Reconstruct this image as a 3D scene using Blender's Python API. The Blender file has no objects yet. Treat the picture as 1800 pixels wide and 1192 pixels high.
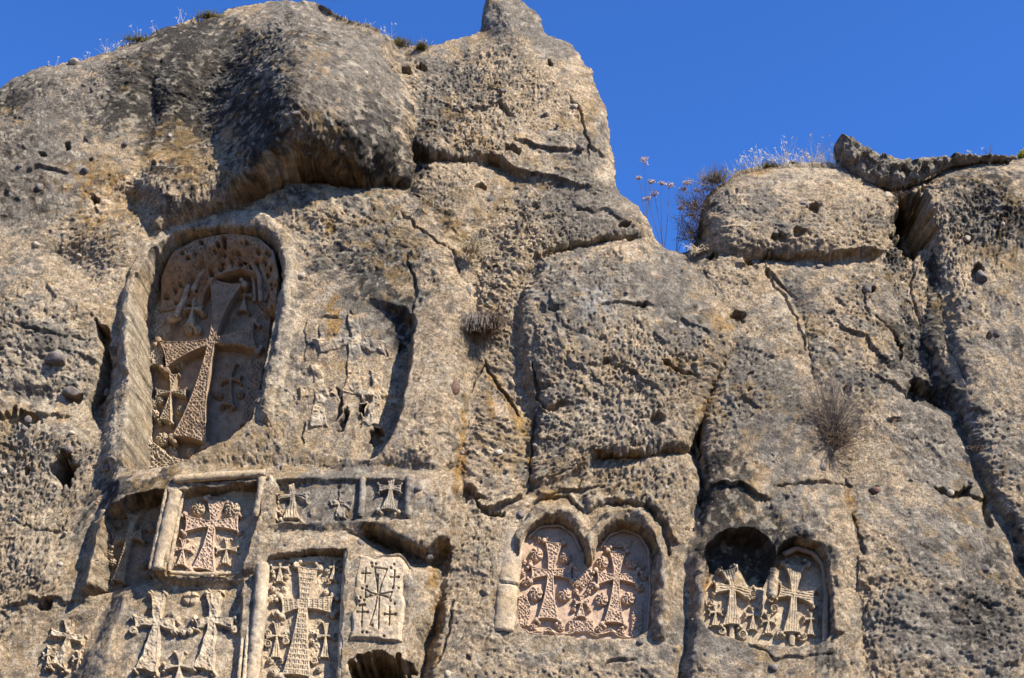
import bpy, math, random, time
import numpy as np
from mathutils import Vector
T0 = time.time()
random.seed(7); rng = np.random.default_rng(11)
scene = bpy.context.scene

# ------------------------------------------------------------------ camera, sky, sun, exposure
CAM = np.array([0.0, 0.0, 1.6]); PITCH = math.radians(28.0); HFOV = math.radians(40.0)
FPX = 900.0 / math.tan(HFOV / 2)                      # focal length in pixels of the 1800 px photograph
cp, sp = math.cos(PITCH), math.sin(PITCH)
cd = bpy.data.cameras.new('camera'); cam = bpy.data.objects.new('camera', cd)
scene.collection.objects.link(cam); scene.camera = cam
cam.location = CAM; cam.rotation_euler = (math.radians(90) + PITCH, 0, 0)
cd.sensor_width = 36; cd.lens = 18 / math.tan(HFOV / 2); cd.clip_end = 3000

SUN_AZ = math.radians(50)      # to the right of the wall's normal (the wall looks towards -Y)
SUN_EL = math.radians(42)
sdir = Vector((math.sin(SUN_AZ) * math.cos(SUN_EL), -math.cos(SUN_AZ) * math.cos(SUN_EL), math.sin(SUN_EL)))
world = bpy.data.worlds.new('World'); scene.world = world; world.use_nodes = True
wn = world.node_tree; bg = wn.nodes['Background']
sky = wn.nodes.new('ShaderNodeTexSky'); sky.sky_type = 'NISHITA'; sky.sun_disc = False
sky.sun_elevation = SUN_EL; sky.sun_rotation = math.atan2(sdir.x, sdir.y)
sky.altitude = 1700; sky.air_density = 1.0; sky.dust_density = 0.05; sky.ozone_density = 4.0
hs = wn.nodes.new('ShaderNodeHueSaturation'); hs.inputs['Saturation'].default_value = 1.12; hs.inputs['Value'].default_value = 1.5
tm = wn.nodes.new('ShaderNodeMix'); tm.data_type = 'RGBA'; tm.blend_type = 'MULTIPLY'; tm.inputs[0].default_value = 1; tm.inputs[7].default_value = (.76, 1.12, 1.66, 1)
wn.links.new(sky.outputs[0], hs.inputs['Color']); wn.links.new(hs.outputs[0], tm.inputs[6]); wn.links.new(tm.outputs[2], bg.inputs[0]); bg.inputs[1].default_value = 0.050
sl = bpy.data.lights.new('sun', 'SUN'); sl.energy = 5.0; sl.angle = math.radians(0.53); sl.color = (1.0, 0.92, 0.81)
so = bpy.data.objects.new('sun', sl); scene.collection.objects.link(so)
so.rotation_euler = (-sdir).to_track_quat('-Z', 'Y').to_euler(); so.location = (20, -20, 30)
scene.view_settings.view_transform = 'Standard'; scene.view_settings.look = 'None'
scene.view_settings.exposure = 1.2; scene.view_settings.gamma = 1.0; scene.view_settings.use_curve_mapping = False

# ------------------------------------------------------------------ helpers
col = scene.collection
def tag(o, label=None, cat=None, group=None, kind=None):
    for k, v in (('label', label), ('category', cat), ('group', group), ('kind', kind)):
        if v: o[k] = v
    return o
def empty(name, loc, label, cat, group=None):
    o = bpy.data.objects.new(name, None); col.objects.link(o); o.location = loc; o.empty_display_size = .1
    return tag(o, label, cat, group)
def mesh_obj(name, V, F, mat, parent=None, smooth=False):
    """V (n,3) float array, F (m,k) int array (k = 3 or 4): ONE mesh object; V in world coordinates"""
    V = np.asarray(V, dtype=np.float64); F = np.asarray(F, dtype=np.int32)
    if parent is not None: V = V - np.array(parent.location if parent.parent is None else parent.parent.location)
    me = bpy.data.meshes.new(name)
    k = F.shape[1]
    me.vertices.add(len(V)); me.vertices.foreach_set('co', V.astype(np.float32).ravel())
    me.loops.add(F.size); me.loops.foreach_set('vertex_index', F.ravel())
    me.polygons.add(len(F)); me.polygons.foreach_set('loop_start', np.arange(0, F.size, k, dtype=np.int32))
    me.polygons.foreach_set('loop_total', np.full(len(F), k, dtype=np.int32))
    if smooth: me.polygons.foreach_set('use_smooth', np.ones(len(F), dtype=bool))
    me.update(calc_edges=True)
    if mat: me.materials.append(mat)
    o = bpy.data.objects.new(name, me); col.objects.link(o)
    if parent is not None: o.parent = parent
    return o
def rays(px, py):
    x = (np.asarray(px, float) - 900) / FPX; y = (596 - np.asarray(py, float)) / FPX
    return x, cp - y * sp, sp + y * cp
def project(X, Y, Z):
    dy = Y - CAM[1]; dz = Z - CAM[2]
    d = dy * cp + dz * sp; u = -dy * sp + dz * cp
    return 900 + FPX * X / d, 596 - FPX * u / d
def smooth(a, b, x):
    t = np.clip((x - a) / (b - a), 0, 1); return t * t * (3 - 2 * t)
def sdf(poly, X, Y):
    """signed distance to a closed polygon, positive inside"""
    P = np.asarray(poly, float); d = np.full(X.shape, 1e18); ins = np.zeros(X.shape, bool)
    for i in range(len(P)):
        ax, ay = P[i]; bx, by = P[(i + 1) % len(P)]
        ex, ey = bx - ax, by - ay; wx, wy = X - ax, Y - ay
        t = np.clip((wx * ex + wy * ey) / (ex * ex + ey * ey + 1e-12), 0, 1)
        d = np.minimum(d, (wx - ex * t) ** 2 + (wy - ey * t) ** 2)
        c = (ay > Y) != (by > Y)
        with np.errstate(divide='ignore', invalid='ignore'):
            ins ^= c & (X < (bx - ax) * (Y - ay) / (by - ay + 1e-15) + ax)
    d = np.sqrt(d); return np.where(ins, d, -d)
def pdist(line, X, Y):
    """distance to an open polyline and the parameter along it"""
    P = np.asarray(line, float); d = np.full(X.shape, 1e18); par = np.zeros(X.shape); n = len(P) - 1
    for i in range(n):
        ax, ay = P[i]; bx, by = P[i + 1]; ex, ey = bx - ax, by - ay; wx, wy = X - ax, Y - ay
        t = np.clip((wx * ex + wy * ey) / (ex * ex + ey * ey + 1e-12), 0, 1)
        q = (wx - ex * t) ** 2 + (wy - ey * t) ** 2
        m = q < d; d = np.where(m, q, d); par = np.where(m, (i + t) / n, par)
    return np.sqrt(d), par
def vnoise(us, vs, wl, seed, ang=0):
    """smooth 2D value noise on the tensor grid vs x us, wavelength wl, separable cubic B-spline; about -1..1"""
    r = np.random.default_rng(seed); wu, wv = (wl if isinstance(wl, tuple) else (wl, wl))
    def W(c, w):
        t = (c - c.min()) / w; i = np.floor(t).astype(int); f = t - i; n = i.max() + 4
        M = np.zeros((len(c), n), np.float32); a = np.arange(len(c))
        M[a, i] = (1 - f) ** 3 / 6; M[a, i + 1] = (3 * f ** 3 - 6 * f ** 2 + 4) / 6
        M[a, i + 2] = (-3 * f ** 3 + 3 * f ** 2 + 3 * f + 1) / 6; M[a, i + 3] = f ** 3 / 6
        return M
    A = W(vs, wv); B = W(us, wu)
    return (A @ r.uniform(-1, 1, (A.shape[1], B.shape[1])).astype(np.float32) @ B.T) * 2.2
def pnoise(X, Y, wl, seed):
    """value noise at scattered points"""
    r = np.random.default_rng(seed); L = r.uniform(-1, 1, (256, 256)); x = X / wl + 1000; y = Y / wl + 1000
    i = np.floor(x).astype(int); j = np.floor(y).astype(int); f = x - i; g = y - j; f = f * f * (3 - 2 * f); g = g * g * (3 - 2 * g)
    q = lambda a, b: L[a % 256, b % 256]
    return (q(i, j) * (1 - f) + q(i + 1, j) * f) * (1 - g) + (q(i, j + 1) * (1 - f) + q(i + 1, j + 1) * f) * g

# ------------------------------------------------------------------ materials
def nodes(m):
    m.use_nodes = True; n = m.node_tree; b = n.nodes['Principled BSDF']; return n, b
def rock_material(name, base=None, attr=None, var=0.35, bump=1.0, fine=1.0, grains=True):
    m = bpy.data.materials.new(name); n, b = nodes(m); N = n.nodes; L = n.links
    b.inputs['Roughness'].default_value = 0.95; b.inputs['Specular IOR Level'].default_value = 0.12
    tc = N.new('ShaderNodeTexCoord') ; geo = N.new('ShaderNodeNewGeometry'); P = geo.outputs['Position']
    def noise(sc, det, rough=.6):
        t = N.new('ShaderNodeTexNoise'); t.inputs['Scale'].default_value = sc; t.inputs['Detail'].default_value = det
        t.inputs['Roughness'].default_value = rough; L.new(P, t.inputs['Vector']); return t.outputs['Fac']
    def ramp(f, a, b_, lo, hi):
        r = N.new('ShaderNodeMapRange'); r.interpolation_type = 'SMOOTHSTEP'
        for i, v in ((1, a), (2, b_), (3, lo), (4, hi)): r.inputs[i].default_value = v
        L.new(f, r.inputs[0]); return r.outputs[0]
    def mix(c1, c2, f, typ='MIX'):
        x = N.new('ShaderNodeMix'); x.data_type = 'RGBA'; x.blend_type = typ
        if isinstance(f, float): x.inputs[0].default_value = f
        else: L.new(f, x.inputs[0])
        for i, c in ((6, c1), (7, c2)):
            if isinstance(c, tuple): x.inputs[i].default_value = c + (1,)
            else: L.new(c, x.inputs[i])
        return x.outputs[2]
    if attr:
        a = N.new('ShaderNodeAttribute'); a.attribute_name = attr; c = a.outputs['Color']
    else:
        rg = N.new('ShaderNodeRGB'); rg.outputs[0].default_value = tuple(base) + (1,); c = rg.outputs[0]
    v = ramp(noise(9, 6, .65), .3, .7, 1 - var, 1 + var * .8)
    vc = N.new('ShaderNodeCombineColor'); [L.new(v, vc.inputs[i]) for i in range(3)]
    c = mix(c, vc.outputs[0], 1.0, 'MULTIPLY')
    v2 = ramp(noise(75, 5, .8), .36, .64, 1 - .45 * fine, 1 + .3 * fine)
    vc2 = N.new('ShaderNodeCombineColor'); [L.new(v2, vc2.inputs[i]) for i in range(3)]
    c = mix(c, vc2.outputs[0], 1.0, 'MULTIPLY')
    if grains:
        vo = N.new('ShaderNodeTexVoronoi'); vo.inputs['Scale'].default_value = 34; L.new(P, vo.inputs['Vector'])
        gm = ramp(vo.outputs['Distance'], .12, .26, 1.0, 0.0)
        sx = N.new('ShaderNodeSeparateColor'); L.new(vo.outputs['Color'], sx.inputs[0])
        sel = ramp(sx.outputs[0], .72, .8, 0.0, .75)
        mu = N.new('ShaderNodeMath'); mu.operation = 'MULTIPLY'; L.new(gm, mu.inputs[0]); L.new(sel, mu.inputs[1])
        c = mix(c, (.09, .08, .075), mu.outputs[0])
        sel2 = ramp(sx.outputs[1], .8, .86, 0.0, .6)
        mu2 = N.new('ShaderNodeMath'); mu2.operation = 'MULTIPLY'; L.new(gm, mu2.inputs[0]); L.new(sel2, mu2.inputs[1])
        c = mix(c, (.55, .48, .38), mu2.outputs[0])
    L.new(c, b.inputs['Base Color'])
    add = N.new('ShaderNodeMath'); add.operation = 'MULTIPLY_ADD'; L.new(noise(38, 6, .78), add.inputs[0]); add.inputs[1].default_value = 1.0
    h2 = N.new('ShaderNodeMath'); h2.operation = 'MULTIPLY'; L.new(noise(120, 4, .75), h2.inputs[0]); h2.inputs[1].default_value = .5
    L.new(h2.outputs[0], add.inputs[2])
    bp = N.new('ShaderNodeBump'); bp.inputs['Strength'].default_value = min(1, .8 * bump); bp.inputs['Distance'].default_value = .075 * bump
    L.new(add.outputs[0], bp.inputs['Height']); L.new(bp.outputs[0], b.inputs['Normal'])
    return m
TAN = (.46, .36, .245)
M_cliff = rock_material('tuff_cliff', attr='Col')
M_carv = rock_material('carved_tuff', base=(.44, .35, .24), var=.22, bump=.45, fine=.6, grains=False)
M_pink = rock_material('carved_pink_tuff', base=(.40, .285, .195), var=.2, bump=.4, fine=.6, grains=False)
M_shade_brown = rock_material('carved_shade_brown_tuff', base=(.29, .205, .13), var=.3, bump=.5, fine=.5, grains=False)  # brown sheltered stone, darkened further in its colour to deepen the niche shade
M_grey = rock_material('weathered_grey_tuff', base=(.33, .29, .225), var=.35, bump=.8, fine=.9)
M_worn = rock_material('worn_tuff', base=(.40, .33, .235), var=.4, bump=.9, fine=1.0)
M_slab = rock_material('grey_slab_tuff', base=(.27, .23, .175), var=.6, bump=1.0)
M_clast = rock_material('dark_clast', base=(.17, .145, .125), var=.4, bump=.6)
M_redclast = rock_material('red_clast', base=(.19, .12, .085), var=.4, bump=.6)
M_paleclast = rock_material('pale_clast', base=(.42, .35, .26), var=.3, bump=.6)
M_earth = rock_material('dry_earth', base=(.13, .08, .045), var=.3, bump=1)
def plain(name, c, rough=.9):
    m = bpy.data.materials.new(name); n, b = nodes(m); N = n.nodes; L = n.links
    t = N.new('ShaderNodeTexNoise'); t.inputs['Scale'].default_value = 14; g = N.new('ShaderNodeNewGeometry'); L.new(g.outputs['Position'], t.inputs['Vector'])
    x = N.new('ShaderNodeMix'); x.data_type = 'RGBA'; L.new(t.outputs['Fac'], x.inputs[0])
    x.inputs[6].default_value = tuple(v * .55 for v in c) + (1,); x.inputs[7].default_value = tuple(min(1, v * 1.4) for v in c) + (1,)
    L.new(x.outputs[2], b.inputs['Base Color']); b.inputs['Roughness'].default_value = rough; b.inputs['Specular IOR Level'].default_value = .1
    return m
M_straw = plain('straw', (.46, .38, .25)); M_pale_straw = plain('pale_straw', (.62, .56, .44))
M_twig = plain('brown_twig', (.12, .085, .06)); M_greytwig = plain('grey_twig', (.24, .20, .16))
M_head = plain('dried_umbel', (.55, .44, .40)); M_moss = plain('moss', (.13, .11, .03)); M_green = plain('yellow_leaf', (.35, .33, .04))

# ------------------------------------------------------------------ the cliff: large masses (protrusion in metres towards -Y, traced over the wall)
Y0 = 14.0
SKY = [(0,153),(15,142),(30,133),(50,126),(70,120),(95,117),(150,104),(185,93),(210,85),(225,78),(240,70),(262,64),(275,53),(295,45),
       (320,40),(335,34),(350,26),(388,24),(400,16),(420,12),(450,8),(480,3),(510,1),(550,4),(580,14),(600,24),(630,38),(660,50),(680,62),(700,72),
       (720,80),(740,83),(755,80),(780,74),(810,67),(840,60),(848,52),(846,35),(850,15),(856,-8),(880,-22),(905,-14),(918,0),(930,10),(945,25),(953,40),(957,55),(965,64),
       (985,68),(1002,75),(1015,92),(1030,115),(1040,125),(1048,155),(1060,180),(1068,205),(1072,240),(1078,280),(1083,320),(1085,342),
       (1100,350),(1120,365),(1135,385),(1148,410),(1158,432),(1170,440),(1190,446),(1212,442),(1232,420),(1235,390),(1240,352),(1255,335),(1280,318),
       (1300,303),(1330,295),(1360,290),(1400,288),(1440,288),(1470,290),(1510,298),(1540,310),(1570,318),(1610,312),(1640,302),(1680,288),(1720,281),(1800,278)]
SKYP = [(-900,330),(-300,215),(-120,190)] + SKY + [(1900,285),(2200,330),(2800,500),(2800,3200),(-900,3200)]
MASSES = [  # polygon, plateau, edge drop, edge radius px, slope x, slope y
 ([(300,60),(350,22),(510,-30),(600,20),(700,60),(716,200),(706,334),(620,327),(520,320),(440,352),(350,398),(280,424),(225,400),(215,330),(240,250),(250,130)], 1.12, .98, 200, .02, .0),
 ([(-700,200),(-300,120),(100,40),(330,-60),(345,200),(300,420),(262,470),(228,545),(192,640),(166,735),(212,830),(204,960),(212,1036),(130,1250),(0,2200),(-700,2200)], .36, .24, 46, -.035, -.035),
 ([(268,432),(330,400),(400,368),(450,350),(520,325),(620,330),(690,338),(740,370),(790,420),(825,480),(838,540),(822,620),(815,700),(800,790),(780,845),(700,838),(480,840),(190,850),(165,820),(178,740),(198,640),(203,560),(225,500),(250,460)], .50, .30, 58, 0, .02),
 ([(190,842),(300,826),(480,822),(800,832),(818,900),(800,960),(772,996),(700,968),(610,938),(560,940),(480,935),(462,1000),(430,1012),(200,1018),(150,1045),(168,930)], .66, .22, 30, .0, .0),
 ([(212,1032),(300,1012),(430,1005),(452,960),(466,922),(606,918),(640,958),(700,980),(785,1005),(778,1060),(755,1120),(742,1180),(735,1250),(735,2200),(60,2200),(100,1250),(150,1150)], .66, .40, 42, 0, .0),
 ([(846,60),(844,30),(852,-60),(925,-60),(955,30),(962,58),(1008,68),(1046,120),(1074,200),(1084,280),(1095,348),(1040,333),(950,316),(900,300),(860,278),(820,282),(750,290),(705,260),(694,120),(700,70),(780,66)], .20, .12, 60, 0, .05),
 ([(700,334),(760,300),(820,285),(900,305),(1000,322),(1095,340),(1130,360),(1165,425),(1100,420),(1050,425),(1010,432),(945,455),(880,520),(850,600),(832,540),(792,430),(742,370)], .25, .12, 40, 0, .05),
 ([(945,458),(1010,437),(1100,427),(1175,430),(1215,465),(1262,530),(1282,610),(1247,680),(1232,740),(1202,790),(1120,802),(1050,802),(990,850),(930,862),(932,730),(920,640),(925,560)], .38, .15, 50, 0, .04),
 ([(930,864),(1050,806),(1200,797),(1232,835),(1217,900),(1202,1000),(1192,1250),(1192,2200),(750,2200),(750,1250),(782,1060),(806,900),(818,800),(850,700),(928,740)], .33, .08, 26, 0, .02),
 ([(820,430),(900,400),(975,450),(975,880),(790,880),(800,700)], .16, .10, 30, 0, .04),
 ([(1236,800),(1236,730),(1282,640),(1304,600),(1380,596),(1412,640),(1442,720),(1463,800),(1490,900),(1510,1000),(1530,1250),(1530,2200),(1196,2200),(1196,1250),(1206,960),(1232,880)], .50, .26, 75, 0, .03),
 ([(1330,462),(1480,452),(1560,450),(1602,700),(1680,722),(1742,850),(1792,960),(1850,1250),(1900,2200),(1515,2200),(1515,1250),(1496,1000),(1452,800),(1410,650),(1402,560)], .32, .18, 60, 0, .04),
 ([(1290,640),(1250,560),(1215,470),(1240,440),(1330,462),(1400,560),(1420,650),(1400,640),(1300,604)], .22, .10, 30, 0, .04),
 ([(1230,430),(1226,370),(1250,325),(1300,290),(1360,280),(1470,280),(1545,325),(1572,350),(1577,438),(1500,448),(1400,457),(1340,454),(1280,450)], .26, .30, 80, 0, .04),
 ([(1606,350),(1660,300),(1720,270),(2300,270),(3000,2200),(1900,2200),(1860,1250),(1797,960),(1742,838),(1682,712),(1636,600),(1648,470),(1640,430)], .42, .28, 80, 0, .04),
]
# the macro raster, one sample per 3 px of the photograph
mx = np.arange(-700, 2501, 3.0); my = np.arange(-300, 2101, 3.0); MX, MY = np.meshgrid(mx, my)
warp = lambda s, wl, a: vnoise(mx, my, wl, s) * a
MXw = MX + warp(1, 90, 7) + warp(2, 35, 3.5); MYw = MY + warp(3, 90, 7) + warp(4, 35, 3.5)
base = (MY - 600) / 100 * .075 - .10
macro = base.copy()
for (poly, b, H, R, ax, ay) in MASSES:
    P = np.array(poly, float); x0, y0 = P.min(0) - 20; x1, y1 = P.max(0) + 20
    i0, i1 = np.searchsorted(mx, [x0, x1]); j0, j1 = np.searchsorted(my, [y0, y1]); s = np.s_[j0:j1, i0:i1]
    d = sdf(P, MXw[s], MYw[s]); t = np.clip(d / R, 0, 1)
    c = P.mean(0) if P[:, 1].max() < 1500 else np.array([P[:, 0].mean(), 900.])
    p = b + base[s] * .8 + ax * (MX[s] - c[0]) / 100 + ay * (np.minimum(MY[s], 1300) - c[1]) / 100 - H * (1 - np.sqrt(1 - (1 - t) ** 2))
    macro[s] = np.where(d > 0, np.maximum(macro[s], p), macro[s])
def bump(cx, cy, rx, ry, h, ang=0):
    a = math.radians(ang); u = (MX - cx) * math.cos(a) + (MY - cy) * math.sin(a); v = -(MX - cx) * math.sin(a) + (MY - cy) * math.cos(a)
    global macro; macro += h * np.exp(-(u / rx) ** 2 - (v / ry) ** 2)
for b in [(560,170,70,110,.25,0),(90,760,110,40,.10,10),(60,700,120,20,-.10,8),(80,560,110,70,.12,20),(130,470,60,40,-.15,20),(740,720,50,130,.08,5),
          (395,110,55,90,-.50,20),(345,225,80,95,-.62,25),(505,190,45,130,.26,12),(470,310,60,40,.12,-20),(690,200,18,120,-.12,0),(680,300,50,40,-.25,0),(1010,600,60,90,.10,0),(1180,560,60,60,.08,0),(1440,420,70,40,.06,0),(840,560,40,160,-.16,5),
          (1660,560,20,110,-.15,-8),(1720,420,50,60,-.10,0),(1740,640,50,60,.10,0),(1620,1000,80,130,.10,20),(70,1000,60,70,.10,0),(240,360,60,26,-.2,20)]: bump(*b)
def blur(A, n):
    for ax in (0, 1):
        for _ in range(2):
            p = np.pad(A, [(n, n) if a == ax else (0, 0) for a in (0, 1)], mode='edge'); c = np.cumsum(np.insert(p, 0, 0, axis=ax), axis=ax)
            k = 2 * n + 1; A = (np.take(c, range(k, c.shape[ax]), ax) - np.take(c, range(0, c.shape[ax] - k), ax)) / k
    return A
macro = blur(macro, 2)
sk = sdf(SKYP, MX, MY)                                     # distance below the skyline
macro -= .26 * (1 - np.clip(sk / 75, 0, 1)) ** 2
def samp(A, x0, y0, st, px, py):
    x = np.clip((px - x0) / st, 0, A.shape[1] - 1.001); y = np.clip((py - y0) / st, 0, A.shape[0] - 1.001)
    i = x.astype(int); j = y.astype(int); f = x - i; g = y - j
    return (A[j, i] * (1 - f) + A[j, i + 1] * f) * (1 - g) + (A[j + 1, i] * (1 - f) + A[j + 1, i + 1] * f) * g
smacro = lambda px, py: samp(macro, mx[0], my[0], 3.0, px, py)
def surf(px, py):
    """point of the large rock surface seen at a place of the photograph"""
    dx, dy, dz = rays(px, py); Y = Y0 - smacro(np.asarray(px, float), np.asarray(py, float)); t = Y / dy
    return np.stack([dx * t, Y + 0 * dx, CAM[2] + dz * t], -1)

# ------------------------------------------------------------------ the fine features, one sample per px
FX0, FY0 = -200, -200; FW, FH = 2200, 1650
fx = np.arange(FX0, FX0 + FW, 1.0); fy = np.arange(FY0, FY0 + FH, 1.0)
carve = np.zeros((FH, FW), np.float32)      # metres, negative = into the rock
rough = np.ones((FH, FW), np.float32)
n1 = vnoise(fx, fy, 14, 21); n2 = vnoise(fx, fy, 5, 22); n3 = vnoise(fx, fy, 40, 23); n4 = vnoise(fx, fy, 14, 24); n5 = vnoise(fx, fy, 5, 25)
def win(x0, y0, x1, y1, pad=12):
    i0, i1 = int(max(0, x0 - pad - FX0)), int(min(FW, x1 + pad - FX0)); j0, j1 = int(max(0, y0 - pad - FY0)), int(min(FH, y1 + pad - FY0))
    s = np.s_[j0:j1, i0:i1]; X, Y = np.meshgrid(fx[i0:i1], fy[j0:j1]); return s, X, Y
def crack(line, w, d, rag=1.0):
    P = np.array(line, float); s, X, Y = win(*P.min(0), *P.max(0), pad=w * 2 + 10)
    Xw = X + (n1[s] * 3 + n2[s] * 1.5) * rag; Yw = Y + (n4[s] * 3 + n5[s] * 1.5) * rag
    q, t = pdist(P, Xw, Yw); ww = w * (.55 + .5 * np.abs(n3[s])) * np.clip(np.minimum(t, 1 - t) * 8, .25, 1)
    carve[s] -= d * smooth(1.0, .35, q / ww)
def stroke(line, w, h, rag=1.0):
    """a rounded raised moulding left standing in the rock"""
    P = smooth_l(line); s, X, Y = win(*P.min(0), *P.max(0), pad=w * 2 + 10)
    X = X + (n1[s] * 3 + n2[s] * 2) * rag; Y = Y + (n4[s] * 3 + n5[s] * 2) * rag
    q, t = pdist(P, X, Y); ww = w * (1 + .25 * n3[s] * rag); carve[s] += (h * np.sqrt(np.clip(1 - (q / ww) ** 2, 0, 1)) * (1 + .5 * n1[s] * rag)).astype(np.float32)
def smooth_l(P):
    P = np.array(P, float)
    for _ in range(2):
        Q = [P[0]]
        for a, b in zip(P[:-1], P[1:]): Q += [a * .75 + b * .25, a * .25 + b * .75]
        P = np.array(Q + [P[-1]])
    return P
def hole(cx, cy, rx, ry, d, ang=0, sharp=.6):
    a = math.radians(ang); s, X, Y = win(cx - rx, cy - ry, cx + rx, cy + ry, pad=max(rx, ry) * .6 + 4)
    X = X + n2[s] * min(4, rx * .4) + n1[s] * min(6, rx * .4); Y = Y + n5[s] * min(4, ry * .4) + n4[s] * min(6, ry * .35)
    u = ((X - cx) * math.cos(a) + (Y - cy) * math.sin(a)) / rx; v = (-(X - cx) * math.sin(a) + (Y - cy) * math.cos(a)) / ry
    carve[s] -= d * smooth(1.0, sharp, np.sqrt(u * u + v * v))
def ledge(line, w, h):
    """an overhanging lip: proud above the line, undercut just below, both dying out over w px"""
    P = np.array(line, float); s, X, Y = win(*P.min(0), *P.max(0), pad=w * 2 + 12)
    X = X + n1[s] * 4 + n2[s] * 1.5; Y = Y + n4[s] * 4 + n5[s] * 1.5
    q, t = pdist(P, X, Y); yl = np.interp(X, *(P[np.argsort(P[:, 0])].T)); end = np.clip(np.minimum(t, 1 - t) * 5, 0, 1)
    e = np.exp(-(q / w) ** 2) * end; sgn = smooth(-1.5, 1.5, yl - Y) * 2 - 1
    carve[s] += (.62 * h * e * sgn).astype(np.float32)
for l, w, d in [
 ([(943,455),(975,445),(1010,432),(1045,424),(1100,421),(1122,424)], 7, .22), ([(1290,612),(1272,650),(1247,690),(1236,722),(1231,760),(1236,806)], 8, .28),
 ([(1235,765),(1197,792),(1150,790),(1120,800),(1080,797),(1048,802)], 6, .20), ([(1158,640),(1180,655),(1217,668)], 6, .16), ([(937,730),(933,770),(930,850)], 3.5, .08),
 ([(852,172),(878,182),(905,202)], 5, .10), ([(1540,560),(1562,580),(1576,610),(1574,640)], 6, .15),
 ([(1520,500),(1522,530),(1530,560)], 3.5, .05), ([(1660,590),(1680,630),(1700,665)], 3.5, .08), ([(1590,690),(1640,712),(1672,724)], 5, .12), 
 ([(1330,460),(1362,512),(1400,560),(1412,622)], 4, .06), ([(1235,470),(1245,500)], 3, .03), ([(960,715),(985,712),(1000,703)], 5, .10), ([(935,640),(945,700),(962,716)], 5, .12),
 ([(1236,800),(1240,860),(1225,900)], 4, .08), ([(830,880),(860,905),(880,900)], 6, .12), ([(560,560),(556,640)], 3, .03), ([(1060,540),(1150,540)], 4, .05), ([(0,560),(60,580),(170,600)], 3, .04),
 ([(1360,855),(1440,850),(1500,856)], 4, .06), ([(1640,860),(1700,872),(1730,876)], 5, .10),  ([(1330,470),(1350,440)],7,.12),
 ([(0,905),(60,925),(120,930)], 3, .04), ([(1280,1100),(1360,1160),(1480,1150)], 3, .04), ([(1060,1170),(1120,1160)], 3, .05), ([(800,1050),(790,1110),(760,1180)], 4, .05),
 ([(830,690),(860,640)], 4, .06), ([(855,640),(875,680),(915,728)], 5, .10), ([(700,375),(735,400),(790,440),(812,490)], 4, .07), ([(1610,440),(1600,520),(1620,580)], 4, .06),
 ([(1730,870),(1740,930)], 6, .14), ([(1500,905),(1520,980)], 4, .08), ([(1000,160),(1030,220),(1040,280)], 3.5, .06), ([(720,560),(735,500),(715,450)], 5, .06)]: crack(l, w, d)
for l, w, h in [([(820,275),(860,272),(905,297),(950,310),(1000,318),(1045,330)], 8, .06), ([(1340,452),(1400,455),(1480,447),(1560,432)], 9, .07), ([(780,180),(860,180),(900,195)], 8, .03),
 ([(1000,360),(1060,372),(1110,392)], 7, .04), ([(1180,560),(1260,600)], 7, .03), ([(0,735),(60,722),(150,735)], 12, .05), ([(0,1060),(90,1050),(160,1060)], 9, .06),
 ([(1530,665),(1600,690),(1650,715)], 8, .05), ([(1560,740),(1590,735)], 4, .06), ([(840,900),(900,880),(935,860)], 9, .08), ([(940,870),(990,862),(1060,850)], 9, .06), 
 ([(1280,470),(1340,480),(1400,530)], 8, .05), ([(1460,560),(1520,600),(1560,640)], 8, .05), ([(1020,640),(1100,650),(1170,700)], 8, .03), ([(1240,860),(1300,850),(1360,880)], 9, .07),
 ([(620,1155),(700,1160),(735,1180)], 10, .08), ([(30,300),(80,290),(130,300)], 7, .05), ([(600,930),(660,950),(750,995)], 10, .06), ([(1030,250),(1060,260),(1075,280)], 8, .05), ([(900,240),(960,255),(1020,262)], 9, .06)]: ledge(l, w, h)
for h in [(112,824,21,29,.55,12),(46,825,8,7,.15),(82,1062,14,11,.25),(1606,392,38,58,.85,0,.75),(1700,420,10,8,.1),(1298,1082,6,6,.05),(1718,478,10,14,.14,10),(1525,510,10,8,.14),(1740,590,7,6,.1),
          (1096,396,14,5,.16,-5),(1124,538,15,6,.14),(708,115,12,9,.2),(740,108,9,6,.14),(962,108,8,5,.15),(668,1185,58,34,.9,4,.8),(72,272,8,7,.12),(116,260,7,7,.12),(166,350,8,12,.18),(1250,455,12,8,.14),(1325,468,13,10,.12),
          (1300,560,16,9,.16,10),(1620,690,34,18,.22,20),(1320,660,6,6,.1),(1318,688,5,5,.1),(1490,690,8,9,.1),(1540,862,10,7,.14),(1700,865,10,8,.14),(640,695,14,22,.22,8),(600,730,8,26,.14,12),(655,745,12,18,.18),
          (900,260,14,8,.12,20),(850,330,10,7,.1),(1064,640,7,7,.1),(1150,740,12,14,.1),(160,280,6,5,.1),(20,730,60,12,.14,5),(130,700,16,8,.12),(820,870,24,10,.14),(330,640,1,1,0),(870,905,16,7,.14),(1410,410,12,8,.1),(1372,418,14,8,.1),(1430,365,12,9,.12)]: hole(*h)
for l, w, h, rg in [([(912,968),(926,925),(950,903),(985,899),(1012,912),(1030,944),(1037,975)], 13, .14, .6), ([(1036,985),(1045,945),(1064,917),(1095,907),(1128,916),(1152,944),(1164,975),(1166,1040),(1160,1112)], 14, .17, .6),
                    ([(1366,975),(1380,946),(1404,934),(1438,944),(1464,972),(1474,1040),(1476,1110)], 11, .07, 1.2), ([(222,640),(226,540),(240,478),(272,432),(330,402),(400,388),(455,390),(494,412),(509,452),(508,540),(492,640),(466,730)], 15, .13, .5), ([(1040,880),(1100,862),(1160,890),(1190,950)], 10, .05, 1.5)]:
    stroke(l, w, h, rg)
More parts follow.
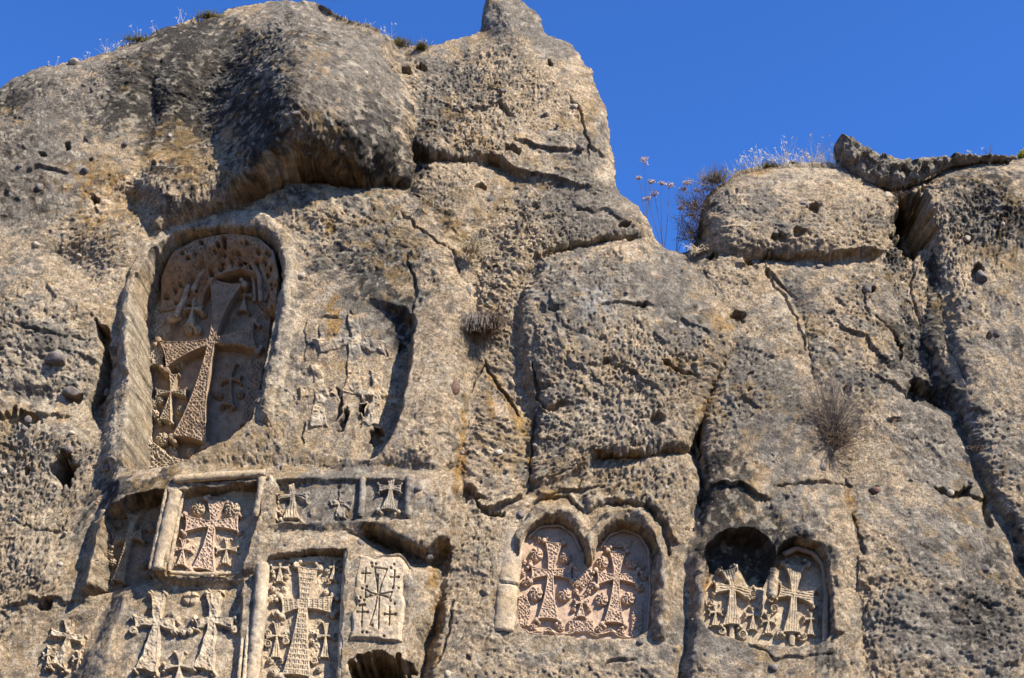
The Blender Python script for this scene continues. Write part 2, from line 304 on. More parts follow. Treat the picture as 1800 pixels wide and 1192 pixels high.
crack([(930,890),(960,872),(1000,874),(1025,900)], 6, .10); crack([(1060,890),(1100,880),(1140,895),(1168,930),(1178,970)], 7, .12); crack([(170,562),(186,600),(182,660),(158,732)], 20, .35, .6)
for l, w, d in [([(622,614),(612,660)],3.5,.07),([(556,612),(596,604),(616,604)],4,.07),([(636,602),(660,606),(676,616)],6,.10),([(524,692),(556,677)],4,.06),([(568,677),(596,688),(590,716),(578,744)],4.5,.10),([(626,692),(640,688)],3,.06),([(672,680),(692,688)],6,.09),
                ([(534,560),(536,640)],3,.04),([(627,694),(630,740)],3.5,.06),([(556,690),(549,716)],3,.05),([(536,738),(527,760),(533,780)],3.5,.05),([(560,562),(590,560)],4,.05),([(618,545),(620,570)],3,.05),([(695,600),(712,594)],4,.07)]: crack(l, w, d)
rr = random.Random(3)
for _ in range(850):                       # weathered-out pits
    x, y = rr.uniform(-150, 1950), rr.uniform(0, 1300); r = 1.5 + 5.0 * rr.random() ** 7
    hole(x, y, r * rr.uniform(1, 1.7), r, r * .0062 * rr.uniform(.5, 1.6), rr.uniform(-40, 40), .5)
for _ in range(2800):                       # pebbles and lumps set in the tuff
    x, y = rr.uniform(-150, 1950), rr.uniform(0, 1300); r = 1.6 + 5.5 * rr.random() ** 6
    hole(x, y, r * rr.uniform(1, 1.5), r, -r * .0036 * rr.uniform(.5, 1.5), rr.uniform(-40, 40), .2)

# ------------------------------------------------------------------ niches: polygon on the rock face, depth of the back (m), ramp px, tilt along x (m per m)
NICHES = {
 'great': dict(lean=-.14, poly=[(214,826),(220,760),(226,690),(230,600),(230,530),(246,478),(280,434),(334,408),(400,403),(450,405),(480,424),(493,455),(495,485),(486,540),(470,620),(452,700),(436,742),(400,772),(340,800),(300,818)], D=.80, ramp=8, tilt=-.16),
 'worn': dict(lean=-.12, poly=[(548,540),(640,520),(733,545),(728,600),(712,700),(690,770),(668,808),(560,800),(515,780),(522,680),(535,600)], D=.12, ramp=12, tilt=.30),
 'dark': dict(poly=[(184,895),(230,872),(292,858),(298,880),(280,950),(262,1010),(228,1030),(196,1042),(150,1046),(160,1000),(172,950)], D=.36, ramp=8, tilt=.10),
 'framed': dict(poly=[(314,862),(452,846),(455,880),(446,925),(418,1008),(290,1012),(300,930)], D=.21, ramp=4, tilt=.05),
 'twin': dict(poly=[(906,1110),(910,1040),(914,960),(926,932),(950,917),(985,914),(1012,930),(1028,958),(1033,985),(1042,985),(1050,955),(1068,930),(1098,920),(1130,932),(1149,958),(1150,1010),(1144,1126),(1020,1120)], D=.155, ramp=4, tilt=.05),
 'pair': dict(poly=[(1236,1112),(1238,1050),(1248,1005),(1240,975),(1258,945),(1300,930),(1340,936),(1358,965),(1366,985),(1374,958),(1400,946),(1432,956),(1455,980),(1462,1050),(1466,1108),(1446,1136),(1330,1132)], D=.20, ramp=5, tilt=.08),
 'hollow': dict(poly=[(1243,1000),(1240,962),(1260,940),(1300,928),(1340,936),(1360,965),(1364,1010),(1350,1046),(1310,1040),(1296,1010),(1262,1012)], D=.33, ramp=10, tilt=.1),
 'key': dict(poly=[(470,980),(540,968),(607,966),(600,1080),(592,1240),(455,1240),(462,1080)], D=.15, ramp=4, tilt=.12),
 'plain': dict(poly=[(212,1052),(240,1022),(428,1020),(424,1100),(414,1240),(180,1240),(196,1120)], D=.02, ramp=10, tilt=.05),
 'band': dict(poly=[(484,842),(716,842),(718,912),(600,916),(480,918)], D=.07, ramp=6, tilt=.0),
 'corner': dict(poly=[(60,1110),(85,1085),(160,1075),(170,1095),(130,1192),(110,1240),(20,1240)], D=.03, ramp=22, tilt=.03),
 'incised': dict(poly=[(630,985),(720,1000),(715,1130),(615,1120)], D=.0, ramp=14, tilt=.0),
}
def closed_smooth(P):
    P = np.array(P, float)
    for _ in range(2): Q = np.roll(P, -1, 0); P = np.stack([P * .78 + Q * .22, P * .22 + Q * .78], 1).reshape(-1, 2)
    return P
for k in ('great', 'worn', 'dark', 'twin', 'pair', 'hollow', 'corner', 'incised'): NICHES[k]['poly'] = [tuple(q) for q in closed_smooth(NICHES[k]['poly'])]
PL = {}
for k, n in NICHES.items():
    P = np.array(n['poly'], float); pts = []
    for i in range(len(P)):
        a, b = P[i], P[(i + 1) % len(P)]
        for t in np.linspace(0, 1, 6)[:-1]: pts.append(a + (b - a) * t)
    pts = np.array(pts); W = surf(pts[:, 0], pts[:, 1]); A = np.c_[np.ones(len(W)), W[:, 0], W[:, 2]]
    co, *_ = np.linalg.lstsq(A, W[:, 1], rcond=None); xc = W[:, 0].mean()
    le = n.get('lean', 0); zc = W[:, 2].mean(); n['plane'] = (co[0] + n['D'] - n['tilt'] * xc - le * zc, co[1] + n['tilt'], co[2] + le); PL[k] = n['plane']
def on_plane(pl, px, py, off=0.0):
    """where the ray of a place in the photograph meets the plane Y = a + bX + cZ, moved off metres towards the viewer"""
    a, b, c = pl; dx, dy, dz = rays(px, py); t = (a - off + c * CAM[2]) / (dy - b * dx - c * dz)
    return np.stack([dx * t, dy * t, CAM[2] + dz * t], -1)

# ------------------------------------------------------------------ the cliff mesh
def axis(parts):
    out = [np.array([parts[0][0]])]
    for a, b, st in parts: n = max(1, int(round((b - a) / st))); out.append(np.linspace(a, b, n + 1)[1:])
    return np.concatenate(out)
gx = axis([(-14, -7.4, .25), (-7.4, -6.6, .04), (-6.6, 6.6, .0098), (6.6, 7.4, .04), (7.4, 14, .25)])
gz = axis([(-.3, 4.2, .3), (4.2, 5.0, .04), (5.0, 14.6, .0118), (14.6, 15.6, .1)])
GX, GZ = np.meshgrid(gx, gz); Y = np.full(GX.shape, Y0)
for _ in range(7):
    px, py = project(GX, Y, GZ); Y = .35 * Y + .65 * (Y0 - smacro(px, py))
px, py = project(GX, Y, GZ)
inside = samp(sk, mx[0], my[0], 3.0, px, py) + vnoise(gx, gz, .09, 51) * 1.6 + vnoise(gx, gz, .035, 52) * 1.0 > -1
fade = smooth(-2, 22, samp(sk, mx[0], my[0], 3.0, px, py)) * .75 + .25
N = lambda wl, s: vnoise(gx, gz, wl, s)
def facets(A, B, cell, seed, warp=.25):
    """broken, tilted fracture facets: every cell a plane of its own; height about -1..1 and the distance to the cell's border"""
    A = A / cell; B = B / cell; r = np.random.default_rng(seed); T = r.random((64, 64, 5)).astype(np.float32)
    ia = np.floor(A).astype(int); ib = np.floor(B).astype(int); d1 = np.full(A.shape, 9.0, np.float32); d2 = d1.copy(); h = np.zeros(A.shape, np.float32)
    for oa in (-1, 0, 1):
        for ob in (-1, 0, 1):
            t = T[(ia + oa) % 64, (ib + ob) % 64]; da = A - ia - oa - t[..., 0]; db = B - ib - ob - t[..., 1]; d = np.hypot(da, db)
            hh = (t[..., 2] - .5) * 1.0 + da * (t[..., 3] - .5) * 1.8 + db * (t[..., 4] - .5) * 1.8; m = d < d1
            d2 = np.where(m, d1, np.minimum(d2, d)); h = np.where(m, hh, h); d1 = np.where(m, d, d1)
    return h, d2 - d1, d1
# a square tile of small relief, looked up along the face, along undersides and along side walls
TS = 800; tc_ = np.arange(TS) * .01; n_ = lambda wl, sd: vnoise(tc_, tc_, wl, sd)
TA, TB = np.meshgrid(tc_, tc_); TA = TA + n_(.3, 201) * .05 + n_(.08, 202) * .02; TB = TB + n_(.3, 203) * .05 + n_(.08, 204) * .02
f1, e1, _ = facets(TA, TB * 1.15, .42, 211); f2, e2, _ = facets(TA, TB, .15, 212); f3, e3, c3 = facets(TA, TB, .055, 213)
sm = smooth(-.1, .5, n_(.9, 205)); sm2 = smooth(-.2, .4, n_(.5, 206))
tile = n_(.3, 33) * .012 + n_(.15, 34) * .008 + n_(.075, 35) * .0055 + n_(.04, 36) * .0050 + n_(.022, 37) * .0070 + rng.uniform(-1, 1, (TS, TS)) * (.0065 + .0045 * smooth(-.3, .5, n_(.35, 231)))
tile += f1 * .030 * sm + f2 * .015 * (.35 + .65 * sm2) + f3 * .0055
tile -= .008 * smooth(.05, .0, e1) * sm * sm2
pits = smooth(.62, .8, n_(.05, 207) * .7 + n_(.025, 208) * .5) * smooth(-.2, .5, n_(.6, 209)); tile -= .010 * pits * smooth(0, .5, n_(1.3, 240))
g_ = rng.normal(size=(TS, TS)); g_ = sum(np.roll(np.roll(g_, i, 0), j, 1) * w for i, j, w in ((0,0,1.),(1,0,.5),(-1,0,.5),(0,1,.5),(0,-1,.5))) / 1.41
tile += .0045 * np.clip(g_, -2.5, 1.5) - .022 * smooth(1.1, 2.1, -g_) * (.15 + .85 * smooth(-.1, .5, n_(.5, 232)))
def look2(a, b, tile=None):
    tile = TILE if tile is None else tile
    a = np.abs((a / .01) % (2 * TS - 2) - (TS - 1)); b = np.abs((b / .01) % (2 * TS - 2) - (TS - 1)); i = np.minimum(a.astype(int), TS - 2); j = np.minimum(b.astype(int), TS - 2); f = a - i; g = b - j
    return (tile[j, i] * (1 - f) + tile[j, i + 1] * f) * (1 - g) + (tile[j + 1, i] * (1 - f) + tile[j + 1, i + 1] * f) * g
TILE = tile
gyx = np.gradient(Y, axis=1) / np.gradient(gx)[None, :]; gyz = np.gradient(Y, axis=0) / np.gradient(gz)[:, None]
gyx = np.clip(gyx, -3, 3); gyz = np.clip(gyz, -3, 3); nl = np.sqrt(1 + gyx ** 2 + gyz ** 2); NX, NY, NZ = gyx / nl, -1 / nl, gyz / nl   # towards the valley
wx, wy, wz = np.abs(NX) ** 4, np.abs(NY) ** 4 + 1e-4, np.abs(NZ) ** 4; wt = wx + wy + wz
WX = GX + N(1.1, 221) * .3; WZ = GZ + N(1.1, 222) * .3
small_ = (look2(WX + 20.3, WZ + 3.1) * wy + look2(WX + 27.7, Y * 1.0 + GZ * .3) * wz + look2(Y + 5.3, WZ + 9.9) * wx) / wt
det = N(1.3, 31) * .040 + N(.6, 32) * .030 + small_
roughm = 1 + .45 * smooth(0, .6, N(.8, 55)) - .6 * smooth(-.1, .5, N(1.1, 56))
quiet = np.ones(GX.shape)
W = {}
npx, npy = px + N(.12, 57) * 1.3 + N(.05, 58) * 1.0, py + N(.12, 59) * 1.3 + N(.05, 60) * 1.0
for k, n in NICHES.items():
    P = np.array(n['poly'], float); x0, y0 = P.min(0) - 70; x1, y1 = P.max(0) + 70
    m = (px > x0) & (px < x1) & (py > y0) & (py < y1); jj, ii = np.nonzero(m); s = np.s_[jj.min():jj.max() + 1, ii.min():ii.max() + 1]
    d = sdf(P, npx[s], npy[s]); W[k] = (s, smooth(-2, n['ramp'], d)); quiet[s] = np.minimum(quiet[s], .38 + .62 * smooth(6, 68, -d))
D3 = det * roughm * quiet * fade
front = Y + D3 * NY - (samp(carve, FX0, FY0, 1.0, px, py) * np.where((px > FX0) & (px < FX0 + FW) & (py > FY0) & (py < FY0 + FH), 1, 0) * (.5 + .5 * quiet)) * fade
for k, (s, w) in W.items():
    a, b, c = PL[k]; back = a + b * GX[s] + c * GZ[s] - (samp(carve, FX0, FY0, 1.0, px[s], py[s]) if k in ('worn', 'band', 'corner', 'plain') else 0) + (.05 if k not in ('plain', 'band', 'corner', 'incised', 'worn', 'hollow') else .02)
    front[s] = front[s] * (1 - w) + np.maximum(front[s], back - det[s] * .3) * w
Yf = front
# soft displacement sideways so that steep places are not bare stretched walls
GXd = GX + N(.05, 61) * .005 + N(.11, 62) * .008 + D3 * NX; GZd = GZ + N(.05, 63) * .005 + N(.11, 64) * .008 + D3 * NZ

# second look at the finished relief: niche sides and undersides get their own grain instead of a drawn-out one
fb_ = blur(front, 1); sx2 = np.abs(np.gradient(fb_, axis=1) / np.gradient(gx)[None, :]); sz2 = np.abs(np.gradient(fb_, axis=0) / np.gradient(gz)[:, None])
sx2 = np.minimum(sx2, 12) ** 2; sz2 = np.minimum(sz2, 12) ** 2; wt2 = 1 + sx2 + sz2; wy, wx, wz, wt = 1 / wt2, sx2 / wt2, sz2 / wt2, np.ones_like(wt2); Yq = fb_
ex = look2(Yq * 1.0 + 2.3, WZ + 7.7) * wx + look2(WX + 11.1, Yq + GZ * .3) * wz; st_ = np.clip((wx + wz - .75) * 4, 0, 1)
GXd = GXd + ex * st_ * np.sign(np.gradient(fb_, axis=1)) * .8; GZd = GZd + ex * st_ * np.sign(np.gradient(fb_, axis=0)) * (wz > wx) * .5; Y = Yq
# colour of the rock itself: clean tuff, grey and black lichen, ochre stain, pale flakes
def blobs(L):
    m = np.zeros(GX.shape)
    for cx, cy, rx, ry, ang, w in L:
        a = math.radians(ang); u = ((px - cx) * math.cos(a) + (py - cy) * math.sin(a)) / rx; v = (-(px - cx) * math.sin(a) + (py - cy) * math.cos(a)) / ry
        m = np.maximum(m, w * np.exp(-(u * u + v * v) ** 1.3 * .7))
    return m
t1_ = n_(.5, 71) * .5 + n_(.2, 72) * .4 + n_(.08, 73) * .4 + n_(.035, 74) * .35; t2_ = n_(.12, 75) * .5 + n_(.05, 76) * .6 + n_(.025, 77) * .5
def tri(T): return (look2(WX + 20.3, WZ + 3.1, T) * wy + look2(WX + 27.7, Y + GZ * .3, T) * wz + look2(Y + 5.3, WZ + 9.9, T) * wx) / wt
nz = tri(t1_); nf = tri(t2_)
grey = blobs([(520,150,90,110,0,1.),(620,640,80,90,0,.6),(1550,520,60,60,0,.6),(1480,640,50,50,0,.5),(1600,1100,80,90,0,.8),(1540,920,60,80,0,.6),(130,300,90,60,0,.8),(560,250,60,80,0,.7),(900,60,60,60,0,.8),(1120,620,60,40,0,.5),(1330,380,60,40,0,.6),(60,210,170,90,-15,1.),(250,150,150,90,-30,1.),(460,60,200,45,-8,1.),(650,180,60,170,5,1.),(160,230,60,40,0,.8),(90,330,90,60,0,.75),(660,470,85,75,15,1.),(610,640,80,100,0,.55),(700,560,40,60,0,.8),
  (800,110,70,50,-10,.9),(960,60,60,60,0,.7),(1040,240,25,130,8,.8),(760,210,50,70,0,.9),(1040,370,90,50,10,1.),(1060,500,140,60,8,.9),(1000,570,70,60,0,.75),(1180,480,60,60,30,.9),(1200,560,60,60,0,.6),(1340,700,55,110,-15,1.),(1390,860,60,80,-20,.75),
  (1330,1000,1,1,0,0),(1660,800,60,120,-30,1.),(1740,380,90,70,0,1.),(1690,960,110,60,20,.9),(1700,1110,150,80,0,.9),(1600,650,60,60,20,.9),(1560,1040,40,120,-15,.7),(620,870,140,42,0,.9),(560,900,60,30,0,.7),(1640,300,90,20,0,.8),(1260,350,40,40,0,.5),
  (60,590,80,25,10,.45),(30,520,60,60,0,.4),(330,640,1,1,0,0),(1030,1150,90,20,0,.4),(1280,1140,80,20,0,.7),(130,1160,50,60,0,.4),(240,1080,60,60,0,.6),(380,1060,60,40,0,.5),(1760,520,40,60,0,.6),(960,740,40,40,0,.4),(1420,500,60,50,0,.35),(560,1010,1,1,0,0),(1220,1120,60,40,0,.7),(1640,560,130,200,-20,.5),(1720,700,60,200,-20,.45),(880,120,120,60,0,.5),(950,230,80,60,0,.4),(720,430,60,160,-10,.45),(1000,650,120,60,0,.4)])
black = blobs([(1245,900,20,70,0,.8),(1630,640,16,90,-8,.9),(1590,430,50,30,0,.7),(1740,330,70,30,0,.8),(720,230,16,110,0,.7),(700,600,12,80,6,.6),(560,470,40,30,0,.4),(1690,880,50,30,10,.5),(1555,640,30,30,0,.5),(1000,490,60,20,0,.35),(1430,900,40,50,-15,.35),(860,480,20,60,0,.4),(190,880,30,40,0,.6),(450,190,60,90,10,.8),(560,230,50,50,0,.5),(380,300,50,40,0,.5),(200,210,80,40,-20,.8),(300,60,60,30,-25,.9),(300,300,50,50,0,.7),(480,100,60,60,0,.6),(350,120,110,80,-30,1.5),(330,210,90,60,-25,1.2),(250,170,60,50,-20,.9),(660,250,50,80,0,.9),(390,60,60,40,0,.8),(250,120,80,30,-25,.8),(430,260,50,50,0,.5),(740,260,30,60,0,.6),(1350,1,1,1,0,0),(1720,1080,90,50,20,.4),(780,400,20,60,-30,.4),(350,110,95,60,-30,1.1),(300,200,80,55,-30,.9),(430,170,45,70,20,.9),(640,280,50,50,0,1.),(600,220,25,80,0,.5),(660,470,70,50,20,1.),(705,560,22,50,0,1.),(600,440,30,40,0,.6),(720,310,40,30,0,.8),(1640,510,16,110,-5,1.2),(1610,600,50,40,20,.8),
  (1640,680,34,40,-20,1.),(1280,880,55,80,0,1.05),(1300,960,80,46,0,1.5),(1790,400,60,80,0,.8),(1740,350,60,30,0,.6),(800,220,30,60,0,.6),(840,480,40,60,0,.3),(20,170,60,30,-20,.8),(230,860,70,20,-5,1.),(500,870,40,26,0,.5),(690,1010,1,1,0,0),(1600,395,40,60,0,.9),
  (990,560,50,30,0,.5),(520,60,60,20,0,.5),(1250,430,30,60,0,.6),(1560,620,20,30,0,.5),(640,900,60,30,0,.35),(300,830,20,14,0,1.),(1780,1000,50,90,0,.5),(1500,1180,60,40,0,.3)])
ochre = blobs([(860,700,8,80,-15,.9),(905,730,8,50,-30,1.),(806,800,9,90,4,1.),(925,560,16,60,0,.6),(760,1010,12,60,10,.8),(980,1050,1,1,0,0),(190,330,80,50,25,.8),(300,270,60,50,20,.9),(150,390,50,40,0,.6),(580,400,14,26,0,.8),(585,560,14,50,5,.8),(600,650,60,26,10,.8),(815,830,8,60,5,.9),(885,690,10,60,-35,1.),(850,650,20,40,0,.6),(860,560,60,50,0,.55),(930,800,7,70,0,.8),
  (965,880,30,22,0,.8),(1248,1000,14,60,8,.9),(770,1080,16,110,8,.7),(1225,1060,20,60,0,.5),(1250,700,20,60,20,.6),(1100,800,90,14,0,.6),(1500,900,10,60,-15,.8),(1270,560,30,40,0,.6),(1480,930,12,40,-20,.5),(800,420,26,60,-30,.6),(460,150,20,30,0,.5),
  (1320,300,60,10,0,.5),(880,400,40,60,0,.3),(1560,580,20,30,0,.4),(560,690,40,14,0,.5),(700,820,60,8,0,.5),(1180,1060,10,60,0,.4),(830,270,60,20,0,.35)])
pale = blobs([(215,640,26,140,8,1.),(300,425,60,22,-30,1.),(420,392,70,14,0,1.),(510,560,20,150,6,1.),(600,350,110,24,8,.8),(60,800,90,120,0,.6),(40,960,70,70,0,.6),(330,1100,120,70,0,.6),(680,1050,80,70,0,.7),(1000,1150,160,30,0,.6),(1040,880,120,30,0,.5),(1050,720,90,60,0,.55),(900,1000,40,80,0,.6),(1000,300,110,18,8,.9),(860,200,70,50,0,.5),(470,350,130,24,-18,.7),(90,620,120,150,0,.6),(220,700,30,140,12,.8),(500,650,22,150,6,.8),(1600,700,20,30,0,.5),(1750,740,14,200,-28,.6),(60,880,90,60,0,.5),(1380,560,60,26,40,.6),(690,370,60,22,20,.6),
  (1100,1140,200,26,0,.5),(840,950,70,90,0,.5),(730,1060,40,60,0,.4),(1420,310,80,40,0,.6),(450,1080,14,120,6,.8),(600,1080,10,120,4,.7),(1110,760,90,60,0,.4)])
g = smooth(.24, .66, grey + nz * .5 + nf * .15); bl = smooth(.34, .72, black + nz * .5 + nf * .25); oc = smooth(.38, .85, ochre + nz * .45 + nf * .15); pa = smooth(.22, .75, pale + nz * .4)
C = np.empty(GX.shape + (4,), np.float32); C[..., 3] = 1
gn = rng.normal(size=GX.shape); gn = (gn + np.roll(gn, 1, 0) * .5 + np.roll(gn, 1, 1) * .5) / 1.22
tone = 1 + .10 * np.clip(gn, -2, 2) + .12 * N(.7, 78) + .10 * N(.2, 79)
def lay(c, m):
    for i in range(3): C[..., i] = C[..., i] * (1 - m) + c[i] * m
for i in range(3): C[..., i] = TAN[i] * tone
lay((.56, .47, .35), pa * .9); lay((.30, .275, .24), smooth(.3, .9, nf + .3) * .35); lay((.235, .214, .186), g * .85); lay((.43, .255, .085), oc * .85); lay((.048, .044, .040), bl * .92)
C[..., :3] *= (1 + .14 * np.clip(gn, -2.2, 2))[..., None]
wl = smooth(.62, .9, blobs([(1035,530,50,40,0,.8),(1300,700,40,80,0,.35),(640,600,30,60,0,.4),(1060,210,30,30,0,.35),(590,170,60,60,0,.3),(90,420,60,60,0,.4)]) + nf * .35); lay((.50, .50, .49), wl * .6)
fl = smooth(.50, .72, N(.06, 85) * .6 + N(.027, 86) * .6 + nz * .35 + grey * .25 + .05); lay((.17, .155, .135), fl * .65)
fp = smooth(.60, .8, N(.05, 87) * .6 + N(.023, 88) * .6 + pale * .25); lay((.56, .49, .38), fp * .6)
fo = smooth(.62, .9, N(.4, 89) * .6 + N(.1, 90) * .5 + N(.03, 91) * .4 + ochre * .3); lay((.40, .27, .12), fo * .45)
tagm = smooth(.5, .8, nf) * smooth(.1, .5, g); lay((.36, .33, .27), tagm * .5)

C[..., :3] *= np.array([.87, .845, .79], np.float32)
idx = np.arange(GX.size, dtype=np.int32).reshape(GX.shape)
ok = inside[:-1, :-1] & inside[1:, :-1] & inside[:-1, 1:] & inside[1:, 1:]
jj, ii = np.nonzero(ok)
F = np.stack([idx[jj, ii], idx[jj, ii + 1], idx[jj + 1, ii + 1], idx[jj + 1, ii]], 1)
used = np.zeros(GX.size, bool); used[F.ravel()] = True; remap = np.cumsum(used) - 1
V = np.stack([GXd.ravel(), Yf.ravel(), GZd.ravel()], 1)[used]; Fm = remap[F].astype(np.int64); Cv = C.reshape(-1, 4)[used]
# carry the rim back over the top of the cliff: ring after ring away from the valley
e = np.concatenate([Fm[:, [0, 1]], Fm[:, [1, 2]], Fm[:, [2, 3]], Fm[:, [3, 0]]]); ks = np.sort(e, 1); key = ks[:, 0] * len(V) + ks[:, 1]
_, first, cnt = np.unique(key, return_index=True, return_counts=True); be = e[first[cnt == 1]]
vz = V[:, 2]; vx = V[:, 0]; be = be[~((vz[be] < .5).all(1) | (np.abs(vx[be]) > 13.9).all(1))]
ring = np.unique(be); look = -np.ones(len(V), np.int64); look[ring] = np.arange(len(ring)); P0 = V[ring]; Vs = [V]; Fs = [Fm]; prev = ring; Cs = [Cv]; n0 = len(V)
for k, (dy, dz) in enumerate([(.10, .005), (.35, .0), (1.0, -.06), (3.0, -.25), (9.0, -.8)]):
    nv = P0 + np.c_[np.zeros(len(ring)), np.full(len(ring), dy), np.full(len(ring), dz)] ; nv[:, 2] += rng.uniform(-1, 1, len(ring)) * min(.02, dy * .02)
    cur = n0 + np.arange(len(ring)); Vs.append(nv); Cs.append(Cv[ring]); a = look[be[:, 0]]; b = look[be[:, 1]]
    Fs.append(np.stack([prev[b], prev[a], cur[a], cur[b]], 1)); prev = cur; n0 += len(ring)
V = np.concatenate(Vs); Fm = np.concatenate(Fs); Cv = np.concatenate(Cs)
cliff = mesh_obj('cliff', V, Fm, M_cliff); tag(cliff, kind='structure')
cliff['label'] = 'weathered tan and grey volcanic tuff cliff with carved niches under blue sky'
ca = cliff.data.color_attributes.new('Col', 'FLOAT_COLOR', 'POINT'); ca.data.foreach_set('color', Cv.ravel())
print('cliff', len(V), len(Fm), round(time.time() - T0, 1))
# ground below, never in the frame but it lights the rock from underneath
def ground():
    n = 60; u = np.linspace(-1, 1, n); a = np.sign(u) * np.abs(u) ** 3 * 900; X, Yg = np.meshgrid(a, a)
    Z = pnoise(X, Yg, 3, 5) * .08 + pnoise(X, Yg, 60, 6) * .5 * np.clip((np.abs(X) + np.abs(Yg)) / 60, 0, 1) - .05
    i = np.arange(n * n).reshape(n, n); Fg = np.stack([i[:-1, :-1].ravel(), i[:-1, 1:].ravel(), i[1:, 1:].ravel(), i[1:, :-1].ravel()], 1)
    tag(mesh_obj('ground', np.stack([X.ravel(), Yg.ravel(), Z.ravel()], 1), Fg, M_earth, smooth=True), kind='structure')
ground()

# ------------------------------------------------------------------ carved cross stones
PAINT = {'weathered_grey_tuff': 1.0, 'worn_tuff': .9, 'carved_tuff': .55}
M_skin = rock_material('tuff_carving', attr='Col', var=.22, bump=.6, fine=.8, grains=False)
def paint(o, V, mat):
    k = PAINT[mat.name]; i = np.clip(np.searchsorted(gx, V[:, 0]), 0, len(gx) - 1); j = np.clip(np.searchsorted(gz, V[:, 2]), 0, len(gz) - 1)
    c = C[j, i].copy(); b = np.array([.43, .335, .215, 1.0]); c = (c * .9 if k > .95 else c) * k + b * (1 - k)
    a = o.data.color_attributes.new('Col', 'FLOAT_COLOR', 'POINT'); a.data.foreach_set('color', c.astype(np.float32).ravel())
_mesh_obj = mesh_obj
def mesh_obj(name, V, F, mat, parent=None, smooth=False):
    if mat and mat.name in PAINT and len(V) > 60:
        o = _mesh_obj(name, V, F, M_skin, parent, smooth); paint(o, np.asarray(V, float), mat); return o
    return _mesh_obj(name, V, F, mat, parent, smooth)
def root_at(name, px, py, label, cat, group=None, pl=None):
    p = on_plane(pl, px, py) if pl else surf(np.float64(px), np.float64(py))
    return empty(name, tuple(float(v) for v in np.ravel(p)), label, cat, group)
LIFT = 0.0
def patch(name, parent, pl, box, fn, mat, top=.05, st=1.0, sink=.03, edge=1.3):
    """a carved relief: fn(X, Y) -> (distance inside the outline in px, height above the plane in m)"""
    xs = np.arange(box[0], box[2] + st, st); ys = np.arange(box[1], box[3] + st, st); X, Yp = np.meshgrid(xs, ys)
    top = top + LIFT; sd, h = fn(X, Yp); h = h + LIFT; h = -sink + (h + sink) * smooth(-edge, edge, sd)
    h = h + (pnoise(X, Yp, 3.1, 9) * .0022 + pnoise(X, Yp, 9, 10) * .003)
    Vw = on_plane(pl, X, Yp, top); Vw[..., 1] += top - h
    k = sd > -edge - .6; k = k[:-1, :-1] | k[1:, :-1] | k[:-1, 1:] | k[1:, 1:]
    jj, ii = np.nonzero(k); ix = np.arange(X.size).reshape(X.shape)
    Fq = np.stack([ix[jj, ii], ix[jj + 1, ii], ix[jj + 1, ii + 1], ix[jj, ii + 1]], 1)
    u = np.zeros(X.size, bool); u[Fq.ravel()] = True; rm = np.cumsum(u) - 1
    return mesh_obj(name, Vw.reshape(-1, 3)[u], rm[Fq], mat, parent)
def braid(u, v, per, amp, w):
    """two strands plaited along u, repeated across v; 0..1"""
    v = (v + amp * 1.0) % (2.6 * amp) - 1.3 * amp
    u = u + pnoise(u, v, 14, 35) * 3; s_ = np.sin(2 * np.pi * u / per); a = np.exp(-((v - amp * s_) / w) ** 2); b = np.exp(-((v + amp * s_) / w) ** 2)
    return np.maximum(a, b)
def lace(X, Y, per=7.5, w=1.15, seed=0):
    """interlocked rings"""
    X = X + pnoise(X, Y, 13, 31 + seed) * 4; Y = Y + pnoise(X, Y, 13, 32 + seed) * 4
    o = np.zeros(X.shape)
    for sx, sy in ((0, 0), (.5, .5)):
        u = (X / per + sx) % 1 - .5; v = (Y / per + sy) % 1 - .5; r = np.hypot(u, v) * per
        o = np.maximum(o, np.exp(-((r - per * .40) / w) ** 2))
    f = 1 - np.abs(pnoise(X, Y, 3.6, 91 + seed)) * 2.6
    return np.clip(np.maximum(o * .9, 0) * .65 + np.clip(f, 0, 1) * .5, 0, 1)
